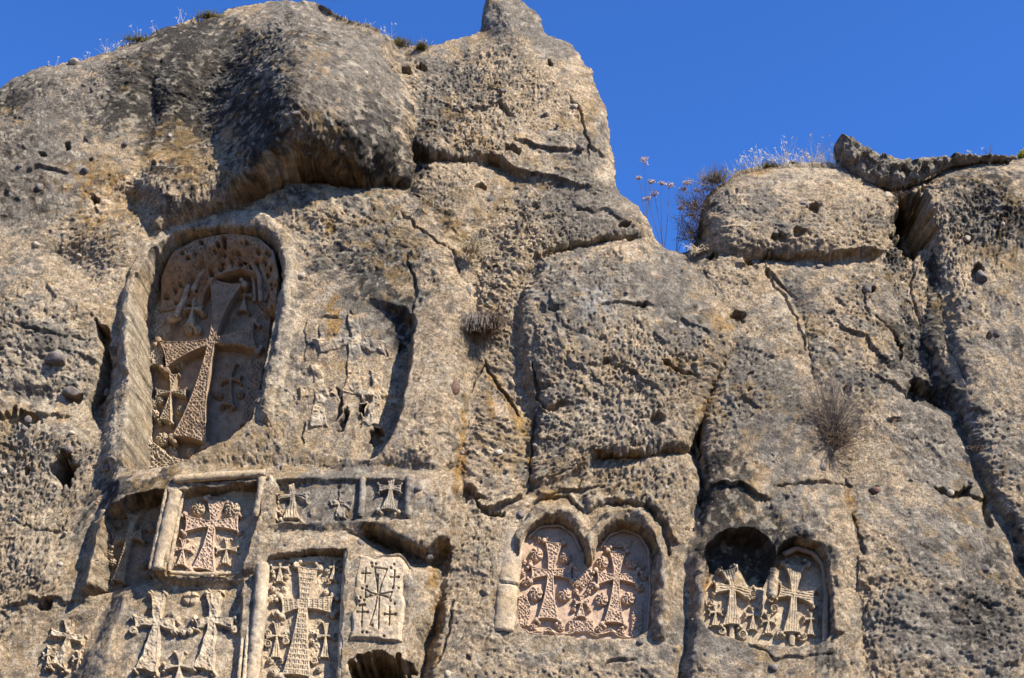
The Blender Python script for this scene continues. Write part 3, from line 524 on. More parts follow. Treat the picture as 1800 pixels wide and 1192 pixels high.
def cross_fn(c, up, dn, lf, rt, w0, wu, wd, wl, wr, h, pat='braid', lobes=True, p=1.9, lobe_r=None, worn=0.0):
    c = np.array(c, float)
    def fn(X, Y):
        if worn: X = X + pnoise(X, Y, 14, 41) * 3 * worn; Y = Y + pnoise(X, Y, 11, 42) * 3 * worn
        SD = np.full(X.shape, -99.0); U = np.zeros(X.shape); Vv = np.zeros(X.shape); best = np.full(X.shape, -99.0)
        for e, w in ((up, wu), (dn, wd), (lf, wl), (rt, wr)):
            e = np.array(e, float) - c; L = np.hypot(*e); d = e / L; a = (X - c[0]) * d[0] + (Y - c[1]) * d[1]; b = (X - c[0]) * -d[1] + (Y - c[1]) * d[0]
            t = np.clip(a / L, 0, 1); hw = w0 + (w - w0) * t ** p
            conc = .16 * w * np.cos(np.clip(b / max(w, 1), -1, 1) * math.pi / 2)
            s = np.minimum(hw - np.abs(b), np.minimum(L - conc - a, a + w0)); m = s > best
            best = np.where(m, s, best); U = np.where(m, a, U); Vv = np.where(m, b, Vv)
            if lobes:
                r = lobe_r or max(2.6, w * .27)
                for sg in (-1, 1):
                    q = c + d * (L - r * .1) + np.array([-d[1], d[0]]) * sg * (w + r * .1); SD = np.maximum(SD, r - np.hypot(X - q[0], Y - q[1]))
                    if w > 9:
                        q2 = c + d * (L + r * .9) + np.array([-d[1], d[0]]) * sg * (w - r * .9); SD = np.maximum(SD, r * .72 - np.hypot(X - q2[0], Y - q2[1]))
        body = best > SD - .5; sd = np.maximum(SD, best)
        if pat == 'braid': g = braid(U, Vv, 11, 2.9, 1.15)
        elif pat == 'lace': g = lace(X, Y, 7.5, 1.1)
        elif pat == 'key':
            a_ = (U % 9) / 9; b_ = (Vv % 8) / 8; g = ((np.abs(a_ - .5) > .33) | ((np.abs(b_ - .5) < .14) & (a_ < .62)) | (np.abs(b_ - .02) < .13)).astype(float); g = g * .9
        elif pat == 'line': g = .5 + .5 * np.cos(Vv * 2 * math.pi / 4.2)
        elif pat == 'rough': g = .5 + .5 * pnoise(X, Y, 3.2, 55)
        else: g = np.full(X.shape, .8)
        inner = smooth(1.6, 2.8, best); depth = {'braid': .021, 'lace': .021, 'key': .011, 'line': .010, 'rough': .016}.get(pat, .002)
        hh = h - depth * inner * (1 - g) * (1 if pat else 0)
        hh = np.where(body, hh, h * .92 - .004 + .012 * np.clip(SD / 4, 0, 1))
        if worn: hh = hh - worn * .012 * (1 + pnoise(X, Y, 9, 77))
        return sd, hh
    pts = np.array([up, dn, lf, rt]); m = max(wu, wd, wl, wr) * 1.5 + 6
    return fn, (pts[:, 0].min() - m, pts[:, 1].min() - m, pts[:, 0].max() + m, pts[:, 1].max() + m)
def cross(parent, pl, name, mat, h=.07, st=1.0, edge=1.3, **k):
    fn, box = cross_fn(h=h, **k); return patch(name, parent, pl, box, fn, mat, top=h, st=st, edge=edge)
def small(parent, pl, c, up, dn, ar, mat, h=.045, w=7, pat='line', name='small_cross', tilt=0, worn=0, lobes=True, off=0.):
    c = np.array(c, float); ux = (0.03 + tilt)
    return cross(parent, pl, name, mat, h=h, c=c, up=c + (up * -ux, -up) if False else (c[0] + up * ux, c[1] - up), dn=(c[0] - dn * ux * 1.5, c[1] + dn), lf=(c[0] - ar, c[1] + 1), rt=(c[0] + ar, c[1] + 1),
                 w0=2.2, wu=w * .75, wd=w, wl=w * .6, wr=w * .6, pat=pat, lobes=lobes, p=1.5, st=.9, worn=worn)
def rosette(parent, pl, cx, cy, r, mat, h=.06, arms=7, seed=0):
    def fn(X, Y):
        d = np.hypot(X - cx, (Y - cy)); a = np.arctan2(Y - cy, X - cx); t = np.clip(d / r, 0, 1)
        dome = h * (.45 + .55 * np.sqrt(1 - t ** 2 * .98)); sw = .5 + .5 * np.cos(arms * a + t * 5 + seed)
        g = smooth(.30, .7, sw) * smooth(.22, .38, t) * smooth(1.0, .82, t)
        return r - d, dome - .020 * g - .022 * smooth(.22, .10, t) - .008 * (.5 + .5 * np.cos(t * r * 1.6))
    return patch('rosette', parent, pl, (cx - r - 3, cy - r - 3, cx + r + 3, cy + r + 3), fn, mat, top=h, st=.8)
def lacework(parent, pl, poly, mat, h=.04, name='lace_border', per=7.5, seed=0, st=.9, depth=.03, w=1.15):
    P = np.array(poly, float)
    def fn(X, Y):
        Xw = X + pnoise(X, Y, 8, 61 + seed) * 1.6; Yw = Y + pnoise(X, Y, 8, 62 + seed) * 1.6
        return sdf(P, Xw, Yw), h - depth * (1 - lace(X, Y, per, w, seed))
    return patch(name, parent, pl, (*(P.min(0) - 4), *(P.max(0) + 4)), fn, mat, top=h, st=st)
def chain(parent, pl, line, mat, h=.045, w=4.5, name='chain_border'):
    P = np.array(line, float); L = np.hypot(*np.diff(P, axis=0).T).sum()
    def fn(X, Y):
        d, t = pdist(P, X, Y); v = np.where((np.roll(d, 1, 0) > d), d, -d)
        return w - d, h - .024 * (1 - np.maximum(np.exp(-((d - w * .55 * np.abs(np.sin(t * L / 7.5))) / 1.1) ** 2), .2))
    return patch(name, parent, pl, (*(P.min(0) - 8), *(P.max(0) + 8)), fn, mat, top=h, st=.9)
def panel(parent, pl, poly, mat, grow=24, name='back_panel', fn2=None, st=2.0, h=0.0):
    P = np.array(poly, float)
    def fn(X, Y):
        d = sdf(P, X, Y) + grow; return d, h + pnoise(X, Y, 22, 71) * .006 + pnoise(X, Y, 7, 72) * .004 + (fn2(X, Y) if fn2 else 0)
    return patch(name, parent, pl, (*(P.min(0) - grow - 4), *(P.max(0) + grow + 4)), fn, mat, top=h, st=st, sink=.02)
def low_relief(X, Y): return .016 * lace(X, Y, 9.5, 1.5, 7) * smooth(-.15, .25, pnoise(X, Y, 26, 73))
def tube_mesh(C, R, sides=12, sq=1.0, amp=.08, seed=1, cap=True, wl=.06, stonew=1.0):
    """tube along world points C with radii R (sq flattens it towards the wall), roughened"""
    C = np.asarray(C, float); R = np.broadcast_to(np.asarray(R, float), (len(C),)); T = np.gradient(C, axis=0); T /= np.linalg.norm(T, axis=1)[:, None] + 1e-9
    yv = np.array([0, 1., 0]); A = np.cross(T, yv); A /= np.linalg.norm(A, axis=1)[:, None] + 1e-9; B = np.cross(A, T)
    a = np.linspace(0, 2 * np.pi, sides, endpoint=False); r = np.random.default_rng(seed); ca, sa = np.cos(a), np.sin(a)
    n = len(C); nn = sum(pnoise(np.arange(n)[:, None] * s_ + 0 * a, (a * 1.9 * s_)[None, :] + 0 * C[:, :1], 1.7, seed + q) * w_ for q, (s_, w_) in enumerate(((.30, 1.), (.08, 1.2), (.6, .5))))
    rr_ = R[:, None] * (1 + amp * nn)
    if cap: rr_[0] *= .6; rr_[-1] *= .6; rr_[1] *= .9; rr_[-2] *= .9
    V = C[:, None, :] + A[:, None, :] * (ca * rr_)[..., None] + B[:, None, :] * (sa * rr_ * sq)[..., None]
    if cap:
        w1 = pnoise(V[..., 0] + V[..., 1] * .7, V[..., 2] - V[..., 1] * .7, .11, 93 + seed) * .005 + pnoise(V[..., 0] + V[..., 1], V[..., 2] - V[..., 1] * .8, .035, 94) * .005 - .012 * smooth(.5, .75, pnoise(V[..., 0] + V[..., 1], V[..., 2], .06, 95))
        V = V + (A[:, None, :] * ca[None, :, None] + B[:, None, :] * sa[None, :, None]) * (w1 * stonew)[..., None]
    i = np.arange(n * sides).reshape(n, sides); j = np.roll(i, -1, 1)
    F = np.stack([i[:-1].ravel(), j[:-1].ravel(), j[1:].ravel(), i[1:].ravel()], 1); V = V.reshape(-1, 3)
    if cap:
        V = np.vstack([V, C[0], C[-1]]); k = n * sides
        e = [(i[0, q], i[0, (q + 1) % sides], k, k) for q in range(sides)] + [(i[-1, (q + 1) % sides], i[-1, q], k + 1, k + 1) for q in range(sides)]
        T3 = [(a_, b_, c_) for a_, b_, c_, _ in e]
        F3 = np.concatenate([F[:, [0, 1, 2]], F[:, [0, 2, 3]], np.array(T3)]); return V, F3
    return V, F
def densify(line, step):
    P = np.array(line, float); L = np.r_[0, np.cumsum(np.hypot(*np.diff(P, axis=0).T))]; n = max(3, int(L[-1] / step)); s_ = np.linspace(0, L[-1], n)
    return np.stack([np.interp(s_, L, P[:, 0]), np.interp(s_, L, P[:, 1])], 1)
def smooth_line(P, n=2):
    for _ in range(n):
        P = np.array(P, float); Q = P.copy(); Q[1:-1] = (P[:-2] + 2 * P[1:-1] + P[2:]) / 4; P = Q
    return P
def roll(parent, line, r, mat, pl=None, off=0., name='roll_moulding', sq=1.0, amp=.09, sides=22, step=1.8, depth=0., seed=1, taper=None):
    off = off + LIFT; P = smooth_line(densify(line, step), 5); W_ = on_plane(pl, P[:, 0], P[:, 1], off) if pl else surf(P[:, 0], P[:, 1]) + np.array([0, -off, 0])
    if not pl: W_ = smooth_line(W_, 12)
    V, F = tube_mesh(W_, r if taper is None else np.interp(np.linspace(0, 1, len(P)), *taper) * r, sides, sq, amp * .5, seed, stonew=.6); return mesh_obj(name, V, F, mat, parent)

GK = 'crosses carved in relief on the cliff face'
# --- the great niche
pl = PL['great']; n = NICHES['great']['poly']
K = root_at('cross_stone', 350, 800, 'largest carved cross in the tall arched niche, half of it in deep shade', 'carved cross', GK, pl)
panel(K, pl, n, M_shade_brown, 34); LIFT = 0.0
cross(K, pl, 'cross', M_shade_brown, h=.20, c=(372, 598), up=(396, 490), dn=(332, 774), lf=(283, 622), rt=(450, 589), w0=7, wu=33, wd=32, wl=27, wr=26, pat='lace', p=2.1, lobe_r=7)
def rimstrip(parent, line, w, h, mat, pl, name='edge_fillet'):
    P = smooth_line(densify(line, 2), 2)
    def fn(X, Y):
        d, t = pdist(P[::3], X, Y); return w - d, h - .006 * (d > w * .5)
    return patch(name, parent, pl, (*(P.min(0) - 6), *(P.max(0) + 6)), fn, mat, top=h, st=1)
small(K, pl, (338, 541), 22, 32, 17, M_carv, h=.13, w=9, tilt=.08)
small(K, pl, (300, 688), 33, 52, 27, M_carv, h=.12, w=12, pat='braid', tilt=.10)
small(K, pl, (429, 517), 20, 30, 16, M_shade_brown, h=.09, w=9, tilt=.02)
small(K, pl, (405, 664), 28, 48, 18, M_shade_brown, h=.09, w=11, pat='braid', tilt=.05)
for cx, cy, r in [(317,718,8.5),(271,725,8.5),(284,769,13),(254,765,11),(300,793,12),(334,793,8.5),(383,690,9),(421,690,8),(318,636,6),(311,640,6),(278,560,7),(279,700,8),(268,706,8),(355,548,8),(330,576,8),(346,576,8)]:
    rosette(K, pl, cx, cy, r, M_carv if cx < 350 else M_shade_brown, h=.11 if cx < 350 else .08, seed=cx)  # bosses in the shaded right half take the shade-darkened brown
lacework(K, pl, [(250,592),(288,598),(286,642),(258,640)], M_carv, h=.16, per=9, seed=1)
lacework(K, pl, [(252,508),(318,508),(312,548),(300,572),(292,594),(250,594)], M_carv, h=.13, per=9, seed=2)
lacework(K, pl, [(244,778),(262,770),(300,800),(360,818),(330,834),(246,826)], M_carv, h=.16, per=10, seed=3)
lacework(K, pl, [(452,520),(482,500),(470,620),(444,736),(420,750),(440,640)], M_shade_brown, h=.12, per=9, seed=4)
lacework(K, pl, [(372,462),(420,450),(444,470),(440,486),(360,492)], M_shade_brown, h=.08, per=8, seed=5)
OUT = [(266,520),(276,475),(305,440),(345,420),(372,413),(411,408),(455,416),(482,440),(490,480),(484,530)]; INN = [(458,522),(455,484),(443,462),(417,452),(373,464),(352,482),(338,512)]
a0 = (pl[0], pl[1], pl[2])
def pierced(X, Y):
    d = sdf(np.array(OUT + INN, float), X, Y); so = np.maximum(pdist(np.array(INN, float), X, Y)[0], 0); h = (.26 + .26 * smooth(2, 36, so)) * (1 - .72 * smooth(440, 515, Y) * smooth(390, 340, X))
    r = random.Random(5)
    for _ in range(520):
        t = r.random(); o = np.array(OUT, float); i_ = np.array(INN[::-1], float); so_ = np.linspace(0, 1, len(o)); si = np.linspace(0, 1, len(i_)); w = r.uniform(.1, .9)
        x = np.interp(t, so_, o[:, 0]) * w + np.interp(t, si, i_[:, 0]) * (1 - w); y = np.interp(t, so_, o[:, 1]) * w + np.interp(t, si, i_[:, 1]) * (1 - w)
        R_ = 4.6 if r.random() < .10 else 1.7; m = np.hypot(X - x, Y - y) / R_; h -= (.08 if R_ > 3 else .02) * smooth(1, .55, m)
    return d, np.maximum(h, .05)
patch('pierced_arch_band', K, pl, (258, 400, 496, 536), pierced, M_shade_brown, top=.52, st=1.0, sink=0)
roll(K, [(338,512),(352,482),(373,464),(417,451),(443,461),(456,484),(459,530)], .030, M_shade_brown, pl, .29, 'arch_moulding')
roll(K, [(348,506),(362,486),(380,474),(416,462),(436,472),(447,492),(449,530)], .026, M_shade_brown, pl, .14, 'arch_moulding')
roll(K, [(333,500),(322,528),(309,557)], .035, M_carv, pl, .24, 'twisted_colonnette', amp=.2)
roll(K, [(296,562),(318,556)], .05, M_carv, pl, .18, 'corbel', amp=.15)
roll(K, [(440,760),(420,772),(396,800)], .07, M_carv, pl, .50, 'broken_sill', amp=.3)
LIFT = 0.0
# --- the worn niche beside it
pl = PL['worn']
K = root_at('cross_stone', 620, 800, 'badly worn grey and ochre crosses in the square niche right of the great arch', 'carved cross', GK, pl)
cross(K, pl, 'cross', M_grey, h=.045, c=(623, 598), up=(619, 548), dn=(618, 690), lf=(556, 606), rt=(676, 608), w0=9, wu=12, wd=15, wl=12, wr=12, pat='rough', lobes=False, worn=1.5, edge=3.6)
cross(K, pl, 'small_cross', M_grey, h=.04, c=(562, 680), up=(556, 636), dn=(560, 748), lf=(527, 688), rt=(592, 686), w0=8, wu=10, wd=16, wl=10, wr=10, pat='rough', lobes=False, worn=1.5, edge=3.6)
cross(K, pl, 'small_cross', M_grey, h=.04, c=(661, 686), up=(661, 650), dn=(652, 745), lf=(630, 693), rt=(694, 688), w0=8, wu=9, wd=16, wl=9, wr=9, pat='rough', lobes=False, worn=1.5, edge=3.6)
# --- the shaded panel at the left, under the overhang
pl = PL['dark']
K = root_at('cross_stone', 210, 1030, 'narrow carved cross deep in shadow, leftmost panel below the overhang', 'carved cross', GK, pl)
panel(K, pl, NICHES['dark']['poly'], M_shade_brown, 26, fn2=low_relief, st=1.1)
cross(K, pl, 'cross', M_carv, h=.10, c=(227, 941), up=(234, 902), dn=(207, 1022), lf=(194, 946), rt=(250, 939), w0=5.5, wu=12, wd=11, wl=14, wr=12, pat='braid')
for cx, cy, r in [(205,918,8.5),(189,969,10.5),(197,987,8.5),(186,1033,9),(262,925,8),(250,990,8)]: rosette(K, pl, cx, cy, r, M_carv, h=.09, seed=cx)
lacework(K, pl, [(170,976),(184,994),(182,1040),(156,1040)], M_carv, h=.07, per=8, seed=6)
lacework(K, pl, [(184,930),(196,930),(190,962),(178,962)], M_carv, h=.07, per=7, seed=7)
roll(K, [(184,896),(172,950),(155,1040)], .045, M_carv, pl, .16, 'jamb_moulding')
# --- the framed panel in the same row
pl = PL['framed']
K = root_at('cross_stone', 360, 1010, 'carved cross with two round bosses above, framed by thick round mouldings', 'carved cross', GK, pl)
panel(K, pl, NICHES['framed']['poly'], M_carv, 18, fn2=low_relief, st=1.1)
cross(K, pl, 'cross', M_pink, h=.07, c=(373, 920), up=(380, 877), dn=(357, 1004), lf=(323, 919), rt=(420, 919), w0=6.5, wu=19, wd=22, wl=17, wr=16, pat='lace')
for cx, cy, r in [(347,891,12.5),(407,892,14.5)]: rosette(K, pl, cx, cy, r, M_carv, h=.085, seed=cx)
small(K, pl, (321, 964), 17, 30, 17, M_pink, h=.05, w=9, pat='lace', tilt=.05); small(K, pl, (398, 965), 19, 27, 19, M_carv, h=.05, w=8, pat='line', tilt=.05)
roll(K, [(309,862),(294,930),(278,1004)], .068, M_carv, pl, .17, 'column', amp=.06); roll(K, [(322,862),(310,930),(297,1004)], .020, M_carv, pl, .10, 'fillet', amp=.06); roll(K, [(294,858),(280,925),(264,1000)], .024, M_grey, pl, .17, 'fillet', amp=.06)
roll(K, [(304,843),(384,837),(468,832)], .045, M_carv, pl, .205, 'lintel_moulding', amp=.06); roll(K, [(318,858),(388,851),(450,845)], .022, M_shade_brown, pl, .12, 'fillet', amp=.06)
roll(K, [(461,836),(458,870),(450,908)], .042, M_carv, pl, .19, 'jamb_moulding', amp=.07); roll(K, [(476,836),(474,870),(466,912)], .034, M_grey, pl, .20, 'jamb_moulding', amp=.1)
roll(K, [(297,1006),(350,1010),(425,1008)], .022, M_carv, pl, .05, 'fillet', amp=.1)
# --- the big flat face with two plain crosses
pl = PL['plain']
K = root_at('cross_stone', 320, 1185, 'two large plain crosses side by side on the flat block at the bottom left', 'carved cross', GK, pl)
kw = dict(w0=7, pat='rough', lobes=True, lobe_r=4, p=1.5, worn=.8, edge=2.0)
cross(K, pl, 'cross', M_carv, h=.055, c=(275, 1090), up=(276, 1040), dn=(256, 1180), lf=(235, 1093), rt=(308, 1098), wu=14, wd=20, wl=11, wr=12, **kw)
cross(K, pl, 'cross', M_carv, h=.055, c=(373, 1087), up=(375, 1038), dn=(356, 1178), lf=(341, 1095), rt=(410, 1096), wu=15, wd=19, wl=11, wr=11, **kw)
small(K, pl, (314, 1169), 26, 34, 28, M_carv, h=.055, w=12, pat=None, worn=.5)
for cx, cy, r in [(233,1106,8),(305,1108,7),(320,1110,6),(333,1108,6),(412,1105,8)]: rosette(K, pl, cx, cy, r, M_carv, h=.045, arms=0)
def inc(X, Y):
    d1, _ = pdist([(312,1050),(334,1049),(356,1047)], X, Y); d2, _ = pdist([(336,1034),(334,1050),(331,1064)], X, Y)
    d = np.minimum(d1 - 2.4 * (1 - np.abs(X - 334) / 24), d2 - 1.6); return 20 - np.hypot(X - 334, (Y - 1050) * 1.25), .02 - .035 * smooth(.8, -.8, d) - .06 * smooth(10, 0, 20 - np.hypot(X - 334, (Y - 1050) * 1.25))
patch('incised_cross', K, pl, (312, 1030, 358, 1068), inc, M_carv, top=.02, st=.8)
roll(K, [(434,1018),(428,1100),(418,1215)], .018, M_carv, pl, .055, 'fillet', amp=.06); roll(K, [(441,1012),(436,1100),(427,1215)], .018, M_carv, pl, .07, 'fillet', amp=.06)
# --- key pattern panel
pl = PL['key']
K = root_at('cross_stone', 530, 1190, 'tall carved cross covered with key pattern between two round jambs at the bottom', 'carved cross', GK, pl)
panel(K, pl, NICHES['key']['poly'], M_carv, 20, fn2=low_relief, st=1.1)
cross(K, pl, 'cross', M_carv, h=.075, c=(533, 1060), up=(541, 994), dn=(520, 1190), lf=(492, 1064), rt=(586, 1062), w0=8.5, wu=20, wd=26, wl=17, wr=17, pat='key', p=1.6, lobe_r=6.5)
small(K, pl, (492, 997), 12, 27, 16, M_carv, h=.055, w=8, pat='line'); small(K, pl, (587, 996), 14, 24, 10, M_carv, h=.055, w=7, pat='line', tilt=.06)
small(K, pl, (486, 1117), 24, 40, 20, M_carv, h=.055, w=10, pat='line'); small(K, pl, (572, 1117), 24, 40, 17, M_carv, h=.055, w=9, pat='line')
for cx, cy, r in [(478,1004,6),(506,1004,7),(480,1012,6),(502,1012,6),(478,1034,7),(498,1034,7),(480,1056,8),(484,1076,9),(494,1080,8),(470,1112,8),(500,1112,7),(470,1130,8),(502,1126,8),(549,1112,7),(549,1128,7),(574,1002,7),(576,1020,7),(572,1040,7),(578,1076,7),(474,1160,8),(494,1160,7),(552,1160,8),(560,1175,8),(480,1180,10)]:
    rosette(K, pl, cx, cy, r * .9, M_carv, h=.06, arms=0, seed=cx)
lacework(K, pl, [(508,978),(570,976),(570,988),(508,990)], M_carv, h=.05, per=12, seed=8, depth=.008, name='head_band')
roll(K, [(463,990),(455,1090),(440,1220)], .066, M_carv, pl, .11, 'column', amp=.05); roll(K, [(615,968),(608,1080),(600,1220)], .056, M_carv, pl, .13, 'column', amp=.05)
# --- incised cross
pl = PL['incised']
K = root_at('cross_stone', 665, 1130, 'thin cross and tiny crosses scratched as lines into the plain slanting face', 'carved cross', GK, pl)
Z = lambda L: [(420 + x / 4.55, 930 + y / 4.55) for x, y in L]
LN = [Z(l) for l in [[(1085,310),(1100,420),(1110,520)],[(1110,520),(1090,630),(1045,770)],[(1185,320),(1140,430),(1120,520)],[(1120,520),(1118,650),(1115,800)],[(1085,310),(1185,320)],[(1010,480),(1060,510),(1100,520)],[(1100,525),(1060,530),(1010,545)],[(1010,480),(1010,545)],
      [(1225,500),(1170,512),(1120,520)],[(1120,525),(1160,535),(1205,550)],[(1225,500),(1205,550)],[(1110,360),(1108,500)],[(1100,540),(1085,640),(1065,710)],[(1015,310),(1005,430)],[(980,355),(1050,355)],[(985,610),(980,780)],[(945,660),(1030,665)],[(1205,620),(1200,770)],[(1165,680),(1250,680)],[(1245,330),(1235,470)],[(1210,385),(1275,385)]]]
DT = Z([(1060,275),(1095,280),(1065,300),(985,475),(1020,460),(970,545),(960,575),(1000,565),(1230,470),(1275,470),(1215,310),(1240,280),(1210,570),(1245,595),(985,825),(1020,825),(1160,855),(945,660),(1030,665),(985,605),(980,740),(1110,370),(1050,530),(1065,770),(1275,385),(1165,680),(1250,680),(965,610),(1005,605)])
FP = np.array([(626,975),(712,985),(712,1125),(612,1130)], float)
def incised(X, Y):
    d = sdf(FP, X + pnoise(X, Y, 20, 81) * 6, Y + pnoise(X, Y, 20, 82) * 6); g = np.full(X.shape, 99.0)
    for l in LN: g = np.minimum(g, pdist(l, X, Y)[0] - .9)
    for x, y in DT: g = np.minimum(g, np.hypot(X - x, Y - y) - 2.0)
    return d + 6, .035 - .034 * smooth(.9, -.7, g) - .09 * smooth(14, 0, d + 6) + pnoise(X, Y, 30, 83) * .012 + pnoise(X, Y, 6, 84) * .004
patch('incised_face', K, pl, (600, 960, 725, 1145), incised, M_carv, top=.035, st=.8)
# --- weathered band
pl = PL['band']
K = root_at('cross_stone', 515, 915, 'small weathered flared cross at the left end of the grey carved band', 'carved cross', GK, pl)
cross(K, pl, 'cross', M_worn, h=.05, c=(513, 868), up=(512, 846), dn=(511, 912), lf=(486, 872), rt=(540, 874), w0=4, wu=9, wd=17, wl=8, wr=8, pat='line', worn=.9, edge=2.2)
small(K, pl, (484, 898), 10, 16, 9, M_worn, h=.045, w=5, pat=None, worn=.5)
K = root_at('cross_stone', 600, 910, 'eroded stump of a small cross in the middle of the grey carved band', 'carved cross', GK, pl)
cross(K, pl, 'cross', M_worn, h=.04, c=(598, 880), up=(600, 862), dn=(596, 908), lf=(578, 884), rt=(620, 884), w0=5, wu=8, wd=12, wl=8, wr=8, pat='rough', worn=1.4, lobes=False)
K = root_at('cross_stone', 683, 900, 'small ribbed cross in its own shallow box at the right end of the band', 'carved cross', GK, pl)
cross(K, pl, 'cross', M_worn, h=.05, c=(686, 856), up=(688, 838), dn=(682, 897), lf=(664, 857), rt=(706, 857), w0=4, wu=10, wd=17, wl=8, wr=8, pat='line', worn=.5)
roll(K, [(638,840),(637,872),(634,908)], .035, M_grey, pl, .03, 'jamb_moulding', amp=.2); roll(K, [(722,836),(721,872),(719,912)], .05, M_grey, pl, .04, 'jamb_moulding', amp=.15)
# --- bottom left corner
pl = PL['corner']
K = root_at('cross_stone', 100, 1185, 'faint eroded cross low on the rock at the bottom left corner', 'carved cross', GK, pl)
cross(K, pl, 'cross', M_worn, h=.05, c=(120, 1117), up=(120, 1088), dn=(98, 1172), lf=(88, 1111), rt=(146, 1123), w0=5, wu=9, wd=15, wl=8, wr=8, pat='rough', worn=.9, edge=2.2)
small(K, pl, (86, 1150), 14, 26, 12, M_worn, h=.045, w=7, pat='rough', worn=.8); small(K, pl, (138, 1156), 14, 24, 12, M_worn, h=.045, w=7, pat='rough', worn=.8)
# --- twin arches
pl = PL['twin']
K = root_at('cross_stone', 1025, 1118, 'pair of lace carved pinkish crosses under twin round arches', 'carved cross', GK, pl)
panel(K, pl, NICHES['twin']['poly'], M_pink, 18)
cross(K, pl, 'cross', M_pink, h=.07, c=(968, 1006), up=(974, 950), dn=(963, 1090), lf=(932, 1006), rt=(1006, 1006), w0=6, wu=17, wd=20, wl=14, wr=14, pat='lace', lobe_r=5, st=.8)
cross(K, pl, 'cross', M_pink, h=.07, c=(1084, 1013), up=(1086, 966), dn=(1079, 1097), lf=(1048, 1015), rt=(1123, 1015), w0=6, wu=17, wd=20, wl=14, wr=14, pat='lace', lobe_r=5, st=.8)
small(K, pl, (1022, 1058), 14, 27, 12, M_pink, h=.055, w=9, pat='lace')
for cx, cy, r in [(943,972,12.5),(995,978,10.5),(942,1041,13),(993,1043,12.5),(1059,986,11.5),(1111,986,12),(1058,1051,12.5),(1105,1050,12.5)]: rosette(K, pl, cx, cy, r, M_pink, h=.075, seed=cx)
for cx, cy, r in [(942,941,5),(948,946,6),(957,944,5),(920,986,6),(932,986,5),(918,1006,6),(924,1022,8),(938,1100,8),(986,1100,8),(1012,1038,6),(1034,1038,6),(1008,1070,5),(1036,1070,5),(1130,994,6),(1132,1012,7),(1126,1032,7),(1054,1104,8),(1092,1108,8),(1012,1024,8),(1042,1028,8)]:
    rosette(K, pl, cx, cy, r, M_pink, h=.06, arms=5, seed=cy)
for j, q in enumerate([[(911,1046),(926,1044),(934,1070),(930,1100),(907,1102)],[(1007,992),(1041,992),(1043,1016),(1024,1036),(1006,1018)],[(1122,1054),(1132,1054),(1128,1122),(1108,1122),(1110,1078)],[(1000,1090),(1044,1090),(1046,1110),(1000,1112)],[(1052,948),(1112,948),(1106,962),(1062,962)]]):
    lacework(K, pl, q, M_pink, h=.05, per=7, seed=10 + j, w=1.0)
chain(K, pl, [(909,1103),(928,1112),(951,1112),(964,1105),(982,1116),(1000,1112),(1016,1105),(1032,1108),(1048,1116),(1073,1107),(1091,1117),(1115,1122)], M_pink)
roll(K, [(928,945),(950,926),(985,924),(1008,940),(1022,968)], .013, M_pink, pl, .035, 'fillet', amp=.05); roll(K, [(1056,962),(1072,940),(1098,931),(1124,942),(1140,966),(1143,1040),(1138,1118)], .013, M_pink, pl, .035, 'fillet', amp=.05)
roll(K, [(906,930),(897,1000),(893,1028)], .105, M_carv, pl, .10, 'pilaster', sq=.65, amp=.03, sides=26)
roll(K, [(893,1030),(889,1070),(885,1112)], .108, M_carv, pl, .105, 'pilaster', sq=.65, amp=.03, sides=26)
# --- hollow and arch at the right
pl = PL['pair']
K = root_at('cross_stone', 1350, 1125, 'two fluted crosses, one under a blackened broken hollow and one under an arch', 'carved cross', GK, pl)
panel(K, pl, [(1236,1112),(1238,1062),(1258,1022),(1292,1014),(1306,1040),(1350,1048),(1366,1010),(1372,970),(1400,946),(1432,956),(1455,980),(1462,1050),(1466,1108),(1446,1136),(1330,1132)], M_carv, 10)
cross(K, pl, 'cross', M_worn, h=.085, c=(1289, 1032), up=(1280, 998), dn=(1286, 1100), lf=(1256, 1032), rt=(1322, 1041), w0=6, wu=15, wd=17, wl=11, wr=12, pat='line', worn=.4)
cross(K, pl, 'cross', M_carv, h=.085, c=(1396, 1044), up=(1399, 989), dn=(1392, 1113), lf=(1368, 1038), rt=(1434, 1050), w0=6, wu=22, wd=17, wl=14, wr=16, pat='line')
for c, u, d_, a in [((1258,1075),14,26,12),((1324,1080),14,28,14),((1351,1091),13,24,13),((1426,1087),15,30,13)]: small(K, pl, c, u, d_, a, M_carv, h=.05, w=8, pat='line')
for cx, cy, r in [(1270,1108,9),(1306,1114,10),(1325,1043,10),(1358,1052,9),(1335,1062,8),(1412,1118,9),(1374,1112,9),(1248,1058,8),(1362,1068,8)]: rosette(K, pl, cx, cy, r, M_carv, h=.06, arms=0, seed=cx)
for sx in (1286, 1392): roll(K, [(sx, 1096), (sx, 1134)], .03, M_carv, pl, .03, 'cross_foot', sq=.7)
roll(K, [(1376,975),(1400,964),(1428,972),(1446,992),(1452,1040),(1450,1136)], .026, M_shade_brown, pl, .10, 'arch_moulding', amp=.05)
roll(K, [(1362,1000),(1358,1030),(1356,1052)], .05, M_grey, pl, .17, 'broken_pier', amp=.25)
print('carvings', round(time.time() - T0, 1))

